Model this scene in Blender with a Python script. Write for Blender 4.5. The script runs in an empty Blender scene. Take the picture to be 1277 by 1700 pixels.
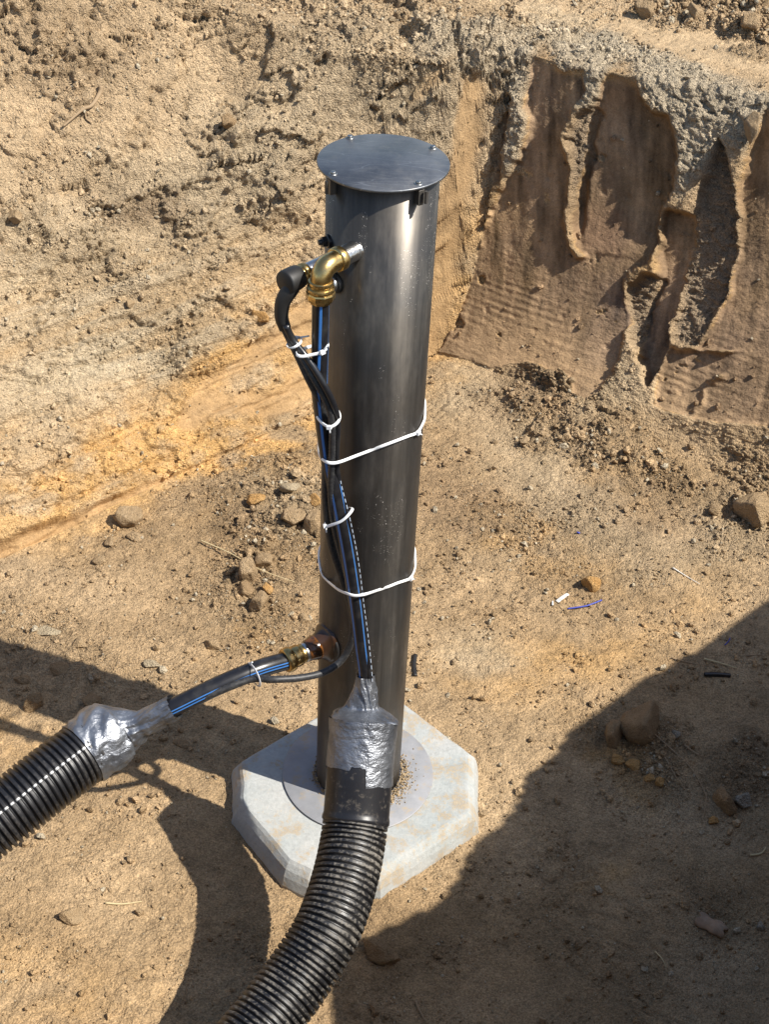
import bpy, math, random
import numpy as np
from mathutils import Matrix, Vector
random.seed(7); RNG = np.random.default_rng(11)
S = bpy.context.scene; COL = S.collection
PI = math.pi; rad = math.radians

# ------------------------------------------------------------------ camera, sky, sun, exposure
FPX, PITCH, ROLL, YAW, CD, CH = 2397.974, 0.665143, 0.0502914, 0.0137121, 1.879219, 2.116315
cp, sp = math.cos(PITCH), math.sin(PITCH)
F = np.array([math.sin(YAW)*cp, math.cos(YAW)*cp, -sp])
R0 = np.array([math.cos(YAW), -math.sin(YAW), 0]); U0 = np.cross(R0, F)
R = math.cos(ROLL)*R0 + math.sin(ROLL)*U0; U = -math.sin(ROLL)*R0 + math.cos(ROLL)*U0
C0 = np.array([0, -CD, CH])
cam = bpy.data.cameras.new('camera'); co = bpy.data.objects.new('camera', cam); COL.objects.link(co)
cam.sensor_fit = 'VERTICAL'; cam.sensor_height = 24; cam.lens = FPX/1700*24; cam.clip_start = .05; cam.clip_end = 500
co.matrix_world = Matrix(((R[0], U[0], -F[0], C0[0]), (R[1], U[1], -F[1], C0[1]), (R[2], U[2], -F[2], C0[2]), (0, 0, 0, 1)))
S.camera = co
SUN_EL, SUN_AZ = 50.0, 69.0            # shadows fall SUN_AZ degrees from +y towards -x
sh = math.sin(rad(SUN_AZ)); ch = math.cos(rad(SUN_AZ)); ce = math.cos(rad(SUN_EL)); se = math.sin(rad(SUN_EL))
LDIR = np.array([sh*ce, -ch*ce, se])   # towards the sun
w = bpy.data.worlds.new('World'); S.world = w; w.use_nodes = True
sky = w.node_tree.nodes.new('ShaderNodeTexSky'); sky.sky_type = 'NISHITA'; sky.sun_disc = False
sky.sun_elevation = rad(SUN_EL); sky.sun_rotation = math.atan2(LDIR[0], LDIR[1])
bg = w.node_tree.nodes['Background']; w.node_tree.links.new(sky.outputs[0], bg.inputs[0]); bg.inputs[1].default_value = 0.115
sl = bpy.data.lights.new('sun', 'SUN'); sl.energy = 5.0; sl.angle = rad(.53); sl.color = (1, .95, .87)
so = bpy.data.objects.new('sun', sl); COL.objects.link(so)
so.rotation_euler = Vector(LDIR).to_track_quat('Z', 'Y').to_euler()
S.view_settings.view_transform = 'Standard'; S.view_settings.look = 'None'
S.view_settings.exposure = 0.62; S.view_settings.gamma = 1; S.view_settings.use_curve_mapping = False

# ------------------------------------------------------------------ pixel helpers (photo pixels, 1277 x 1700)
def ray(x, y):
    d = F*FPX + R*(x-638.5) - U*(y-850); return d/np.linalg.norm(d)
def onz(x, y, z): d = ray(x, y); return C0 + d*(z-C0[2])/d[2]
def onY(x, y, Y): d = ray(x, y); return C0 + d*(Y-C0[1])/d[1]
def proj(P):
    d = P - C0; z = d@F
    return 638.5 + FPX*(d@R)/z, 850 - FPX*(d@U)/z, z
def cyl(x, y, r=.08):
    d = ray(x, y); a = d[0]**2+d[1]**2; b = C0[0]*d[0]+C0[1]*d[1]; c = C0[0]**2+C0[1]**2-r*r
    return C0 + d*((-b-math.sqrt(max(b*b-a*c, 0)))/a)

# ------------------------------------------------------------------ noise (numpy)
TAB = RNG.random((8, 512, 512))
def vn(x, y, k=0):
    xi = np.floor(x).astype(np.int64); yi = np.floor(y).astype(np.int64); fx = x-xi; fy = y-yi
    fx = fx*fx*(3-2*fx); fy = fy*fy*(3-2*fy); t = TAB[k % 8]
    x0 = xi & 511; x1 = (xi+1) & 511; y0 = yi & 511; y1 = (yi+1) & 511
    return (t[x0, y0]*(1-fx)+t[x1, y0]*fx)*(1-fy) + (t[x0, y1]*(1-fx)+t[x1, y1]*fx)*fy
def fbm(x, y, s, o=4, k=0, g=.5):
    v = 0; a = 1; t = 0
    for i in range(o):
        c, n = math.cos(1.1*i+k), math.sin(1.1*i+k)
        v = v + a*(vn((x*c-y*n)/s+17.3*i+5*k, (x*n+y*c)/s+9.1*i, k+i)-.5); t += a; a *= g; s *= .5
    return v/t*2                      # about -1..1
def worley(x, y, s, k=0):
    x = x/s; y = y/s; xi = np.floor(x).astype(np.int64); yi = np.floor(y).astype(np.int64)
    f1 = np.full(x.shape, 9.); f2 = f1.copy(); hid = np.zeros(x.shape)
    for i in (-1, 0, 1):
        for j in (-1, 0, 1):
            a = (xi+i) & 511; b = (yi+j) & 511
            dx = xi+i+TAB[k % 8][a, b]-x; dy = yi+j+TAB[(k+1) % 8][a, b]-y; d = dx*dx+dy*dy
            h = TAB[(k+2) % 8][a, b]; n = d < f1
            f2 = np.where(n, f1, np.minimum(f2, d)); hid = np.where(n, h, hid); f1 = np.where(n, d, f1)
    return np.sqrt(f1), np.sqrt(f2), hid
def sstep(a, b, x): t = np.clip((x-a)/(b-a), 0, 1); return t*t*(3-2*t)

# ------------------------------------------------------------------ mesh helpers
def tag(o, label=None, cat=None, group=None, kind=None):
    for k, v in (('label', label), ('category', cat), ('group', group), ('kind', kind)):
        if v: o[k] = v
    return o
def mesh(name, V, Fc, mat, parent=None, smooth=True, uv=None, local=True):
    me = bpy.data.meshes.new(name); V = np.asarray(V, float)
    if parent is not None and local:
        V = V - np.array(parent['_w'])
    me.from_pydata(V.tolist(), [], Fc)
    if uv is not None:
        L = me.uv_layers.new(name='UVMap'); L.data.foreach_set('uv', np.asarray(uv, np.float32).ravel())
    me.polygons.foreach_set('use_smooth', [smooth]*len(me.polygons)); me.materials.append(mat); me.update()
    o = bpy.data.objects.new(name, me); COL.objects.link(o)
    if parent is not None: o.parent = parent; o['_w'] = list(parent['_w'])
    else: o['_w'] = [0., 0., 0.]
    return o
def empty(name, loc, label, cat, group=None):
    o = bpy.data.objects.new(name, None); COL.objects.link(o); o.location = loc; o.empty_display_size = .05
    o['_w'] = [float(v) for v in loc]; return tag(o, label, cat, group)
def centre(o):                                     # put a lone mesh's origin at its own base
    me = o.data; n = len(me.vertices); a = np.empty(n*3, np.float32); me.vertices.foreach_get('co', a); a = a.reshape(-1, 3)
    c = (a.min(0)+a.max(0))/2; c[2] = a[:, 2].min(); a -= c; me.vertices.foreach_set('co', a.ravel()); o.location = c; me.update(); return o
def spline(P, step=.004, closed=False):
    P = np.array(P, float); n = len(P)
    if closed: Q = np.vstack([P[-1], P, P[0], P[1]])
    else: Q = np.vstack([2*P[0]-P[1], P, 2*P[-1]-P[-2]])
    out = []
    for i in range(1, len(Q)-2):
        a, b, c, d = Q[i-1:i+3]; m = max(2, int(np.linalg.norm(c-b)/step)+1)
        t = np.linspace(0, 1, m, endpoint=False)[:, None]
        out.append(.5*((2*b)+(-a+c)*t+(2*a-5*b+4*c-d)*t*t+(-a+3*b-3*c+d)*t**3))
    if not closed: out.append(Q[-2][None])
    X = np.vstack(out)
    if closed: X = np.vstack([X, X[:1]])
    s = np.concatenate([[0], np.cumsum(np.linalg.norm(np.diff(X, axis=0), axis=1))])
    m = max(3, int(s[-1]/step)+1); u = np.linspace(0, s[-1], m)
    X = np.stack([np.interp(u, s, X[:, i]) for i in range(3)], 1)
    return X[:-1] if closed else X
def frames(X, ref, closed=False):
    T = (np.roll(X, -1, 0)-np.roll(X, 1, 0)) if closed else np.gradient(X, axis=0)
    T /= np.linalg.norm(T, axis=1)[:, None]+1e-12; N = np.zeros_like(X); n = np.array(ref, float)
    for i in range(len(X)):
        n = n - T[i]*(n@T[i]); n /= np.linalg.norm(n)+1e-12; N[i] = n
    return T, N, np.cross(T, N)
def sweep(X, r, seg=16, ref=(0, -1, .3), closed=False, caps=True, scale=(1, 1), rf=None):
    """tube round path X; r number or array; rf(u 0..1, v metres) optional extra radius"""
    T, N, B = frames(X, ref, closed); m = len(X); r = np.broadcast_to(np.asarray(r, float), (m,))
    s = np.concatenate([[0], np.cumsum(np.linalg.norm(np.diff(X, axis=0), axis=1))])
    th = np.linspace(0, 2*PI, seg, endpoint=False); rr = np.repeat(r[:, None], seg, 1)
    if rf is not None: rr = rr + rf(*np.meshgrid(th/(2*PI), s))
    V = X[:, None]+rr[..., None]*(np.cos(th)[None, :, None]*N[:, None]*scale[0]+np.sin(th)[None, :, None]*B[:, None]*scale[1])
    V = V.reshape(-1, 3); Fc = []; uv = []
    for i in range(m if closed else m-1):
        j = (i+1) % m; v0 = s[i]; v1 = s[j] if j else s[i]+.004
        for k in range(seg):
            l = (k+1) % seg; Fc.append((i*seg+k, i*seg+l, j*seg+l, j*seg+k)); u0 = k/seg; u1 = (k+1)/seg
            uv += [(u0, v0), (u1, v0), (u1, v1), (u0, v1)]
    if caps and not closed:
        Fc.append(tuple(range(seg))[::-1]); uv += [(0, 0)]*seg
        Fc.append(tuple((m-1)*seg+k for k in range(seg))); uv += [(0, 0)]*seg
    return V, Fc, uv
def lathe(prof, origin, axis, seg=48, ref=None):
    """prof: list of (r, h) along axis; duplicates make sharp edges"""
    a = np.array(axis, float); a /= np.linalg.norm(a); ref = np.array(ref if ref is not None else ((0, 0, 1) if abs(a[2]) < .9 else (1, 0, 0)), float)
    n = ref-a*(ref@a); n /= np.linalg.norm(n); b = np.cross(a, n); th = np.linspace(0, 2*PI, seg, endpoint=False)
    V = np.vstack([np.array(origin)+a*h+(np.cos(th)[:, None]*n+np.sin(th)[:, None]*b)*r for r, h in prof]); Fc = []
    for i in range(len(prof)-1):
        for k in range(seg):
            l = (k+1) % seg; Fc.append((i*seg+k, i*seg+l, (i+1)*seg+l, (i+1)*seg+k))
    if prof[0][0] > 0: Fc.append(tuple(range(seg))[::-1])
    if prof[-1][0] > 0: Fc.append(tuple((len(prof)-1)*seg+k for k in range(seg)))
    return V, Fc
def join(*parts):
    V = []; Fc = []; n = 0
    for v, f in parts: V.append(v); Fc += [tuple(i+n for i in q) for q in f]; n += len(v)
    return np.vstack(V), Fc
def box(c, ax, ay, az, sx, sy, sz, bev=.15):
    """bevelled box from centre and unit axes"""
    c = np.array(c, float); A = [np.array(a, float)/np.linalg.norm(a) for a in (ax, ay, az)]; V = []; b = min(sx, sy, sz)*bev
    for z, i in ((-1, b), (-1, 0), (1, 0), (1, b)):
        zz = z*(sz/2) if i else z*(sz/2-b)
        for x, y in ((-1, -1), (1, -1), (1, 1), (-1, 1)):
            V.append(c+A[0]*x*(sx/2-i)+A[1]*y*(sy/2-i)+A[2]*zz)
    Fc = [(3, 2, 1, 0), (12, 13, 14, 15)]
    for r in range(3):
        for k in range(4): l = (k+1) % 4; Fc.append((r*4+k, r*4+l, r*4+4+l, r*4+4+k))
    return np.array(V), Fc
def hexp(o, a, rr, h, n=6):
    return lathe([(rr*.93, 0), (rr, .06*rr), (rr, h-.06*rr), (rr*.93, h)], o, a, n)

# ------------------------------------------------------------------ materials
def M(name, col=(.5, .5, .5), rough=.5, metal=0., spec=.5):
    m = bpy.data.materials.new(name); m.use_nodes = True; nt = m.node_tree; b = nt.nodes['Principled BSDF']
    b.inputs['Base Color'].default_value = (*col, 1); b.inputs['Roughness'].default_value = rough
    b.inputs['Metallic'].default_value = metal; b.inputs['Specular IOR Level'].default_value = spec
    return m
class NT:
    def __init__(s, m): s.t = m.node_tree; s.b = s.t.nodes['Principled BSDF']
    def n(s, typ, **kw):
        x = s.t.nodes.new('ShaderNode'+typ)
        for k, v in kw.items(): setattr(x, k, v)
        return x
    def l(s, a, b): s.t.links.new(a, b)
    def set(s, inp, v):
        if hasattr(v, 'is_output') or isinstance(v, bpy.types.NodeSocket): s.l(v, inp)
        else: inp.default_value = v
    def coord(s, scale=(1, 1, 1), which='Object'):
        c = s.n('TexCoord'); mp = s.n('Mapping'); mp.inputs['Scale'].default_value = scale; s.l(c.outputs[which], mp.inputs[0]); return mp.outputs[0]
    def noise(s, vec, scale, detail=4, rough=.55):
        x = s.n('TexNoise'); x.inputs['Scale'].default_value = scale; x.inputs['Detail'].default_value = detail; x.inputs['Roughness'].default_value = rough
        s.l(vec, x.inputs['Vector']); return x.outputs['Fac']
    def voro(s, vec, scale, feat='F1', out='Distance'):
        x = s.n('TexVoronoi', feature=feat); x.inputs['Scale'].default_value = scale; s.l(vec, x.inputs['Vector']); return x.outputs[out]
    def math(s, op, a, b=0., c=None):
        x = s.n('Math', operation=op); s.set(x.inputs[0], a); s.set(x.inputs[1], b)
        if c is not None: s.set(x.inputs[2], c)
        return x.outputs[0]
    def ramp(s, fac, *st):
        x = s.n('ValToRGB'); s.l(fac, x.inputs[0]); e = x.color_ramp.elements
        while len(e) < len(st): e.new(.5)
        for i, (p, c) in enumerate(st): e[i].position = p; e[i].color = (*c, 1) if hasattr(c, '__len__') else (c, c, c, 1)
        return x.outputs[0]
    def mr(s, v, a, b, c, d):
        x = s.n('MapRange'); s.l(v, x.inputs[0])
        for i, q in enumerate((a, b, c, d)): x.inputs[1+i].default_value = q
        return x.outputs[0]
    def mix(s, fac, a, b, mode='MIX'):
        x = s.n('Mix', data_type='RGBA', blend_type=mode); s.set(x.inputs[0], fac)
        s.set(x.inputs[6], a if not isinstance(a, tuple) else (*a, 1)); s.set(x.inputs[7], b if not isinstance(b, tuple) else (*b, 1)); return x.outputs[2]
    def bump(s, h, dist=.002, strength=1., prev=None):
        x = s.n('Bump'); x.inputs['Distance'].default_value = dist; s.set(x.inputs['Strength'], strength); s.l(h, x.inputs['Height'])
        if prev is not None: s.l(prev, x.inputs['Normal'])
        return x.outputs[0]
    def out(s, col=None, rough=None, bump=None, metal=None):
        if col is not None: s.l(col, s.b.inputs['Base Color'])
        if rough is not None: s.l(rough, s.b.inputs['Roughness'])
        if metal is not None: s.l(metal, s.b.inputs['Metallic'])
        if bump is not None: s.l(bump, s.b.inputs['Normal'])

# soil: colour comes from the terrain's own colour layer, varied by fine grain and painted shadow specks
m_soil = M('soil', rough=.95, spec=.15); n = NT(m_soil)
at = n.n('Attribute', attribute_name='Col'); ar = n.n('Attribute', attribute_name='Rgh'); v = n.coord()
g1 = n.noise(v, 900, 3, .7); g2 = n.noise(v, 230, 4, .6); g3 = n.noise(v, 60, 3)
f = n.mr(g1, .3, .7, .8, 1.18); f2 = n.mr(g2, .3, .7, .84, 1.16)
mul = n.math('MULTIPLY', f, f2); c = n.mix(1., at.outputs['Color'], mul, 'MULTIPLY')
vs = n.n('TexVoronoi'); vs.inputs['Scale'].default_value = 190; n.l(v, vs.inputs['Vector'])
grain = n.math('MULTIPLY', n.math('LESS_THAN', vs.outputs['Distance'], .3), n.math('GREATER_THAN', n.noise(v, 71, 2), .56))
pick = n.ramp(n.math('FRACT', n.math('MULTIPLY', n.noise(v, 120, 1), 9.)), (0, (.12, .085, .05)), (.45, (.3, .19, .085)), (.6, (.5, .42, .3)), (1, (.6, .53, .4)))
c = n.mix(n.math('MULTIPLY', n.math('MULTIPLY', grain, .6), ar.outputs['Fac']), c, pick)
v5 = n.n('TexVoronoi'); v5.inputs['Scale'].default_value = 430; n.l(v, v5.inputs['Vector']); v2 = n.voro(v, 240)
hs = n.n('SeparateColor'); n.l(v5.outputs['Color'], hs.inputs[0]); hf = n.mr(hs.outputs[0], 0, 1, .66, 1.26)  # cell tones in the colour; the dark ones paint tiny shadows between grains
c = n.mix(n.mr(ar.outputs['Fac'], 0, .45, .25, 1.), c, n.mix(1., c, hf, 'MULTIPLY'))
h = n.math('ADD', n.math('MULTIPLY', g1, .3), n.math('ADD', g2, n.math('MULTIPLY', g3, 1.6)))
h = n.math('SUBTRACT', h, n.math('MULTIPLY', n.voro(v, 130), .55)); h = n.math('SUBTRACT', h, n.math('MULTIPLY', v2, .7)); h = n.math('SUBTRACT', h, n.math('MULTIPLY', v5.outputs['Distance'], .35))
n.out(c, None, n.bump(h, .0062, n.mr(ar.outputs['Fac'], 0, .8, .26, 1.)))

def rockmat(name, a, b, sc=60):
    m = M(name, rough=.93, spec=.2); n = NT(m); v = n.coord(); q = n.noise(v, sc, 5, .6); q2 = n.noise(v, sc*7, 4, .7)
    c = n.mix(n.mr(q, .3, .7, 0, 1), a, b); c = n.mix(1., c, n.mr(q2, .3, .7, .7, 1.25), 'MULTIPLY'); v5 = n.voro(v, 430); v2 = n.voro(v, 210)
    hh = n.math('SUBTRACT', n.math('ADD', n.math('MULTIPLY', q, 1.5), q2), n.math('ADD', n.math('MULTIPLY', v5, .4), n.math('MULTIPLY', v2, .6)))
    n.out(c, None, n.bump(hh, .008, .9)); return m
r_tan = rockmat('tan clod', (.38, .26, .14), (.50, .36, .21)); r_pale = rockmat('pale clod', (.42, .33, .21), (.54, .44, .29))
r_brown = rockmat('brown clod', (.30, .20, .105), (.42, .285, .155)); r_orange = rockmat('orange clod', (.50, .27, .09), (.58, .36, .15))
r_grey = rockmat('grey stone', (.32, .27, .2), (.46, .40, .31))

# ------------------------------------------------------------------ the ground: pit floor, cut walls and the land round it, one sheet
W2, H2 = 639, 850
YY, XX = np.mgrid[0:H2, 0:W2]; XX = XX*2.+1; YY = YY*2.+1
def poly(*pts):
    P = np.array(pts, float); m = np.zeros((H2, W2), bool); j = len(P)-1
    for i in range(len(P)):
        if P[i, 1] != P[j, 1]:
            m ^= ((P[i, 1] > YY) != (P[j, 1] > YY)) & (XX < (P[j, 0]-P[i, 0])*(YY-P[i, 1])/(P[j, 1]-P[i, 1])+P[i, 0])
        j = i
    return m.astype(float)
def c6(*pts): return poly(*[(700+x/2.213, y/2.213) for x, y in pts])
def blur(m, r):
    r = max(1, int(r/2))
    for ax in (0, 1):
        for _ in range(2):
            k = np.cumsum(np.concatenate([np.repeat(m.take([0], ax), r+1, ax), m, np.repeat(m.take([-1], ax), r, ax)], ax), ax)
            m = (k.take(range(2*r+1, k.shape[ax]), ax)-k.take(range(0, k.shape[ax]-2*r-1), ax))/(2*r+1)
    return m
def samp(m, x, y):
    x = np.clip((x-1)/2, 0, W2-1.001); y = np.clip((y-1)/2, 0, H2-1.001); i = x.astype(int); j = y.astype(int); a = x-i; b = y-j
    return (m[j, i]*(1-a)+m[j, i+1]*a)*(1-b)+(m[j+1, i]*(1-a)+m[j+1, i+1]*a)*b

FLOOR = -.05; RIM = .74
aL = np.array([.7253, .6884]); bR = np.array([.803, -.596]); CN = np.array([.1697, 1.592])
def axis(*seg):
    o = []
    for a, b, s in seg: o.append(np.arange(a, b, s))
    return np.concatenate(o)
al = axis((-30, -8, 2.), (-8, -3, .25), (-3, -2.3, .03), (-2.3, -.03, .0033), (-.03, .5, .0012), (.5, 1.6, .006), (1.6, 3, .02), (3, 8, .4), (8, 32, 2.))
be = axis((-30, -8, 2.), (-8, -2, .3), (-2, -1.3, .02), (-1.3, -.5, .0036), (-.5, 0.02, .0023), (.02, 1.5, .0034), (1.5, 3, .012), (3, 8, .4), (8, 32, 2.))
A_, B_ = np.meshgrid(al, be, indexing='ij')
X = CN[0]+aL[0]*A_+bR[0]*B_; Y = CN[1]+aL[1]*A_+bR[1]*B_
wob = fbm(X, Y, .35, 3, 3)*.02
dL = -(B_-.36*np.clip(A_+.02, 0, .5))*.984+wob; dR = A_*.984+wob*.6
# right, machine-cut wall
offR = np.interp(B_, [-.2, .1, .45, 1., 1.6], [.29, .33, .44, .476, .49])
tR = np.clip(dR/offR, 0, 1); zR = FLOOR+(RIM-FLOOR)*(.35*tR+.65*tR**1.7)+np.clip(dR-offR, 0, 30)*.015
# left bank, laid back further and further towards the left
ang = np.interp(A_, [-1.5, -.8, -.25, .12], [42, 44, 55, 76]); rimL = RIM+np.interp(A_, [-1.2, -.5, 0, .2], [.5, .22, 0, 0])
hL = dL*np.tan(np.radians(ang)); kk = .16
zLs = FLOOR+np.clip(hL, 0, None); over = zLs-rimL
zL = np.where(over > 0, rimL+over*.05/(1+np.abs(over)), zLs)
# unseen near-right bank, added to shade the floor; crest traced back from the shadow
shpx = [(1277, 990), (1213, 1035), (1150, 1078), (1091, 1109), (1040, 1142), (1007, 1165), (970, 1189), (935, 1210), (928, 1231), (909, 1254), (867, 1280),
        (858, 1310), (841, 1348), (822, 1377), (782, 1410), (768, 1440), (726, 1498), (680, 1516), (641, 1538), (590, 1559), (545, 1585)]
ZC = 1.05; tt = (ZC-FLOOR)/LDIR[2]
crest = [(2.6, 1.4), (2.1, .75)]+[tuple((onz(x, y, FLOOR)+LDIR*tt)[:2]) for x, y in shpx]
crest += [(crest[-1][0]+.02, crest[-1][1]-.16), (.66, -1.15), (0., -1.38), (-.8, -1.5), (-2, -1.75), (-5, -2.4)]
ring = crest+[(-40, -8), (-40, 40), (40, 40), (40, 10)]
near = (X > -6) & (X < 3.2) & (Y > -3) & (Y < 1.8); Xn, Yn = X[near], Y[near]
dd = np.full(Xn.shape, 9.)
for (x0, y0), (x1, y1) in zip(crest[:-1], crest[1:]):
    ux, uy = x1-x0, y1-y0; t = np.clip(((Xn-x0)*ux+(Yn-y0)*uy)/(ux*ux+uy*uy), 0, 1); dd = np.minimum(dd, np.hypot(Xn-x0-ux*t, Yn-y0-uy*t))
def inring(px, py):
    m = np.zeros(px.shape, bool); j = len(ring)-1
    for i in range(len(ring)):
        (xi, yi), (xj, yj) = ring[i], ring[j]
        if yi != yj: m ^= ((yi > py) != (yj > py)) & (px < (xj-xi)*(py-yi)/(yj-yi)+xi)
        j = i
    return m
ins = inring(Xn, Yn); zB = np.full(X.shape, FLOOR)
zB[~near] = np.where(inring(X[~near], Y[~near]), FLOOR, ZC)
zB[near] = np.where(ins, FLOOR+(ZC-FLOOR)*np.clip(1-dd/.09, 0, 1)**.8, ZC)
Z = np.maximum(np.maximum(zL, zR), zB); Z = np.maximum(Z, FLOOR)
onL = (zL >= zR) & (zL > FLOOR+.004) & (zL > zB); onR = (zR > zL) & (zR > FLOOR+.004) & (zR > zB); onF = Z <= FLOOR+.004
# spoil heaped on the land beyond
for hx, hy, hr, hh in ((1.35, 2.75, .5, .22), (1.9, 2.6, .6, .3), (-.2, 2.6, .45, .10), (.35, 2.75, .35, .07), (-1.6, 2.8, .9, .3), (3.4, -.9, .7, .3)):
    Z = Z + hh*np.exp(-((X-hx)**2+(Y-hy)**2)/hr**2)*(Z > .5)
# loose earth at the foot of the cut wall
for hx, hy, ra, rb, an, hh in ((.52, 1.32, .22, .12, -.62, .055), (.66, 1.16, .17, .08, -.62, .03), (.86, 1.04, .14, .07, -.6, .02), (.24, 1.50, .15, .10, -.6, .03),
                              (-.25, .98, .28, .10, .75, .02), (-.16, .78, .14, .12, 0, .025), (.78, -.02, .16, .1, .2, .02), (1.12, .62, .2, .12, .2, .05), (-.1, .55, .1, .1, 0, .012)):
    c_, s_ = math.cos(an), math.sin(an); p_ = (X-hx)*c_+(Y-hy)*s_; q_ = -(X-hx)*s_+(Y-hy)*c_
    Z = np.maximum(Z, FLOOR) + hh*np.exp(-(p_/ra)**2-(q_/rb)**2)*np.where(onF | onR, 1., .4)
P3 = np.stack([X, Y, Z], -1)
def normals(P):
    d1 = np.gradient(P, axis=0); d2 = np.gradient(P, axis=1); n = np.cross(d2, d1); n /= np.linalg.norm(n, axis=-1, keepdims=True)+1e-12
    return n*np.sign(n[..., 2:3]+1e-9)
N3 = normals(P3)
q1 = B_-np.where(onL, 1, 0)*(Z-FLOOR)*.8; q2 = A_+np.where(onR, 1, 0)*(Z-FLOOR)*.9      # unrolled metres along the surface
px, py, pz = proj(P3)
jx = fbm(q1, q2, .07, 5, 1, .5)*18; jy = fbm(q1, q2, .07, 5, 5, .5)*18; wx = px+jx*.62; wy = py+jy*.62

# cut faces of the wall, traced
S1 = c6((255, 310), (330, 350), (312, 460), (320, 560), (285, 650), (215, 760), (190, 900), (160, 1000), (70, 1290), (40, 1310), (160, 960), (205, 700), (215, 520))
S2 = c6((432, 130), (480, 190), (520, 260), (605, 265), (600, 340), (560, 400), (520, 500), (540, 600), (535, 700), (520, 800), (540, 900), (575, 945), (640, 930),
        (840, 960), (740, 1040), (765, 1180), (720, 1370), (650, 1450), (590, 1480), (540, 1400), (400, 1340), (150, 1360), (30, 1330), (60, 1290), (170, 1000), (240, 820), (320, 640), (370, 590), (385, 520), (405, 450), (385, 400), (390, 330), (405, 250))
S3 = c6((700, 230), (765, 215), (800, 330), (850, 430), (910, 430), (940, 560), (922, 680), (880, 760), (862, 900), (830, 970), (640, 985), (560, 900), (548, 800), (560, 700), (600, 560), (640, 400))
S4 = c6((900, 770), (985, 780), (1000, 860), (950, 1010), (930, 1180), (905, 1290), (840, 1420), (800, 1320), (800, 1230), (860, 1010), (880, 850))
S5 = c6((1277, 340), (1290, 340), (1290, 1560), (1000, 1540), (1050, 1430), (1110, 1390), (1110, 1310), (1170, 1290), (1020, 1290), (1120, 1090), (1165, 950), (1170, 700), (1200, 600))
S6 = c6((925, 1280), (1110, 1300), (1110, 1370), (1040, 1440), (1000, 1530), (840, 1490), (890, 1350))
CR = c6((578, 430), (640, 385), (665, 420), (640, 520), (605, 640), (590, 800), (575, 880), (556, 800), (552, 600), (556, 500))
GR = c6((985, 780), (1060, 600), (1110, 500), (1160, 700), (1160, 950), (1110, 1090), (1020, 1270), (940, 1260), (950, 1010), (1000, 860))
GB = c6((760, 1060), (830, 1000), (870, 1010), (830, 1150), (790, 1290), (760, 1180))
TOPC = c6((-40, 140), (200, 110), (430, 60), (700, 120), (900, 220), (1290, 345), (1290, 520), (1200, 560), (1110, 560), (1060, 620), (960, 720), (920, 690), (935, 560), (910, 430), (850, 420),
          (760, 220), (700, 230), (650, 380), (560, 400), (600, 270), (520, 260), (430, 140), (400, 240), (390, 400), (400, 470), (370, 600), (310, 650), (320, 460), (330, 350), (250, 300), (120, 260))
cut = np.clip(S1+S2+S3+S4+S5+S6, 0, 1)
fd = sstep(450, 320, YY)
dep = .0*S1-.004*S2-.032*S3*fd-.042*S4-.030*S5*sstep(640, 420, YY)-.002*S6-.022*CR*fd-.030*GR*sstep(590, 490, YY)-.032*GB+.024*(1-np.clip(cut+GR+GB+CR, 0, 1))*sstep(760, 560, YY-.25*(XX-730))
wR = onR.astype(float); mcut = sstep(.3, .7, samp(blur(cut, 3), wx, wy))*wR*sstep(RIM+.01, RIM-.03, Z)
jf = fbm(q1, q2, .020, 3, 7)*3.5; brk = sstep(.36, .46, fbm(q1, q2, .11, 6, 7, .62)); mbrk = mcut*brk; mcut = mcut*(1-.85*brk); dmap = -.006*mbrk+samp(blur(dep, 3), wx+jf, wy+jf*.6)*wR*sstep(-.02, .08, Z)*sstep(RIM+.02, RIM-.10, Z)
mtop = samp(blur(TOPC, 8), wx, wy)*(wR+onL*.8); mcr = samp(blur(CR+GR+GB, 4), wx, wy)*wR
# smooth bucket strokes in the left bank
SL = poly((0, 945), (180, 870), (330, 800), (540, 735), (540, 715), (420, 735), (250, 800), (120, 850), (0, 905))
SL2 = poly((330, 640), (430, 560), (540, 470), (545, 440), (600, 410), (600, 690), (545, 690), (400, 690), (300, 720), (280, 700))*.8
SL3 = poly((640, 215), (700, 170), (790, 75), (760, 75), (680, 150)) ; SL4 = poly((728, 600), (760, 500), (800, 290), (815, 140), (770, 110), (735, 300), (700, 420), (700, 640))
sl = np.clip(SL+SL2+SL3*.7+SL4*.75, 0, 1); msl = sstep(.25, .8, samp(blur(sl, 10), wx, wy))*onL
msl = msl*sstep(-.35, .15, fbm(q1, q2*.45, .14, 4, 6)+.6*samp(SL, px, py)+.15)

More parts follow.
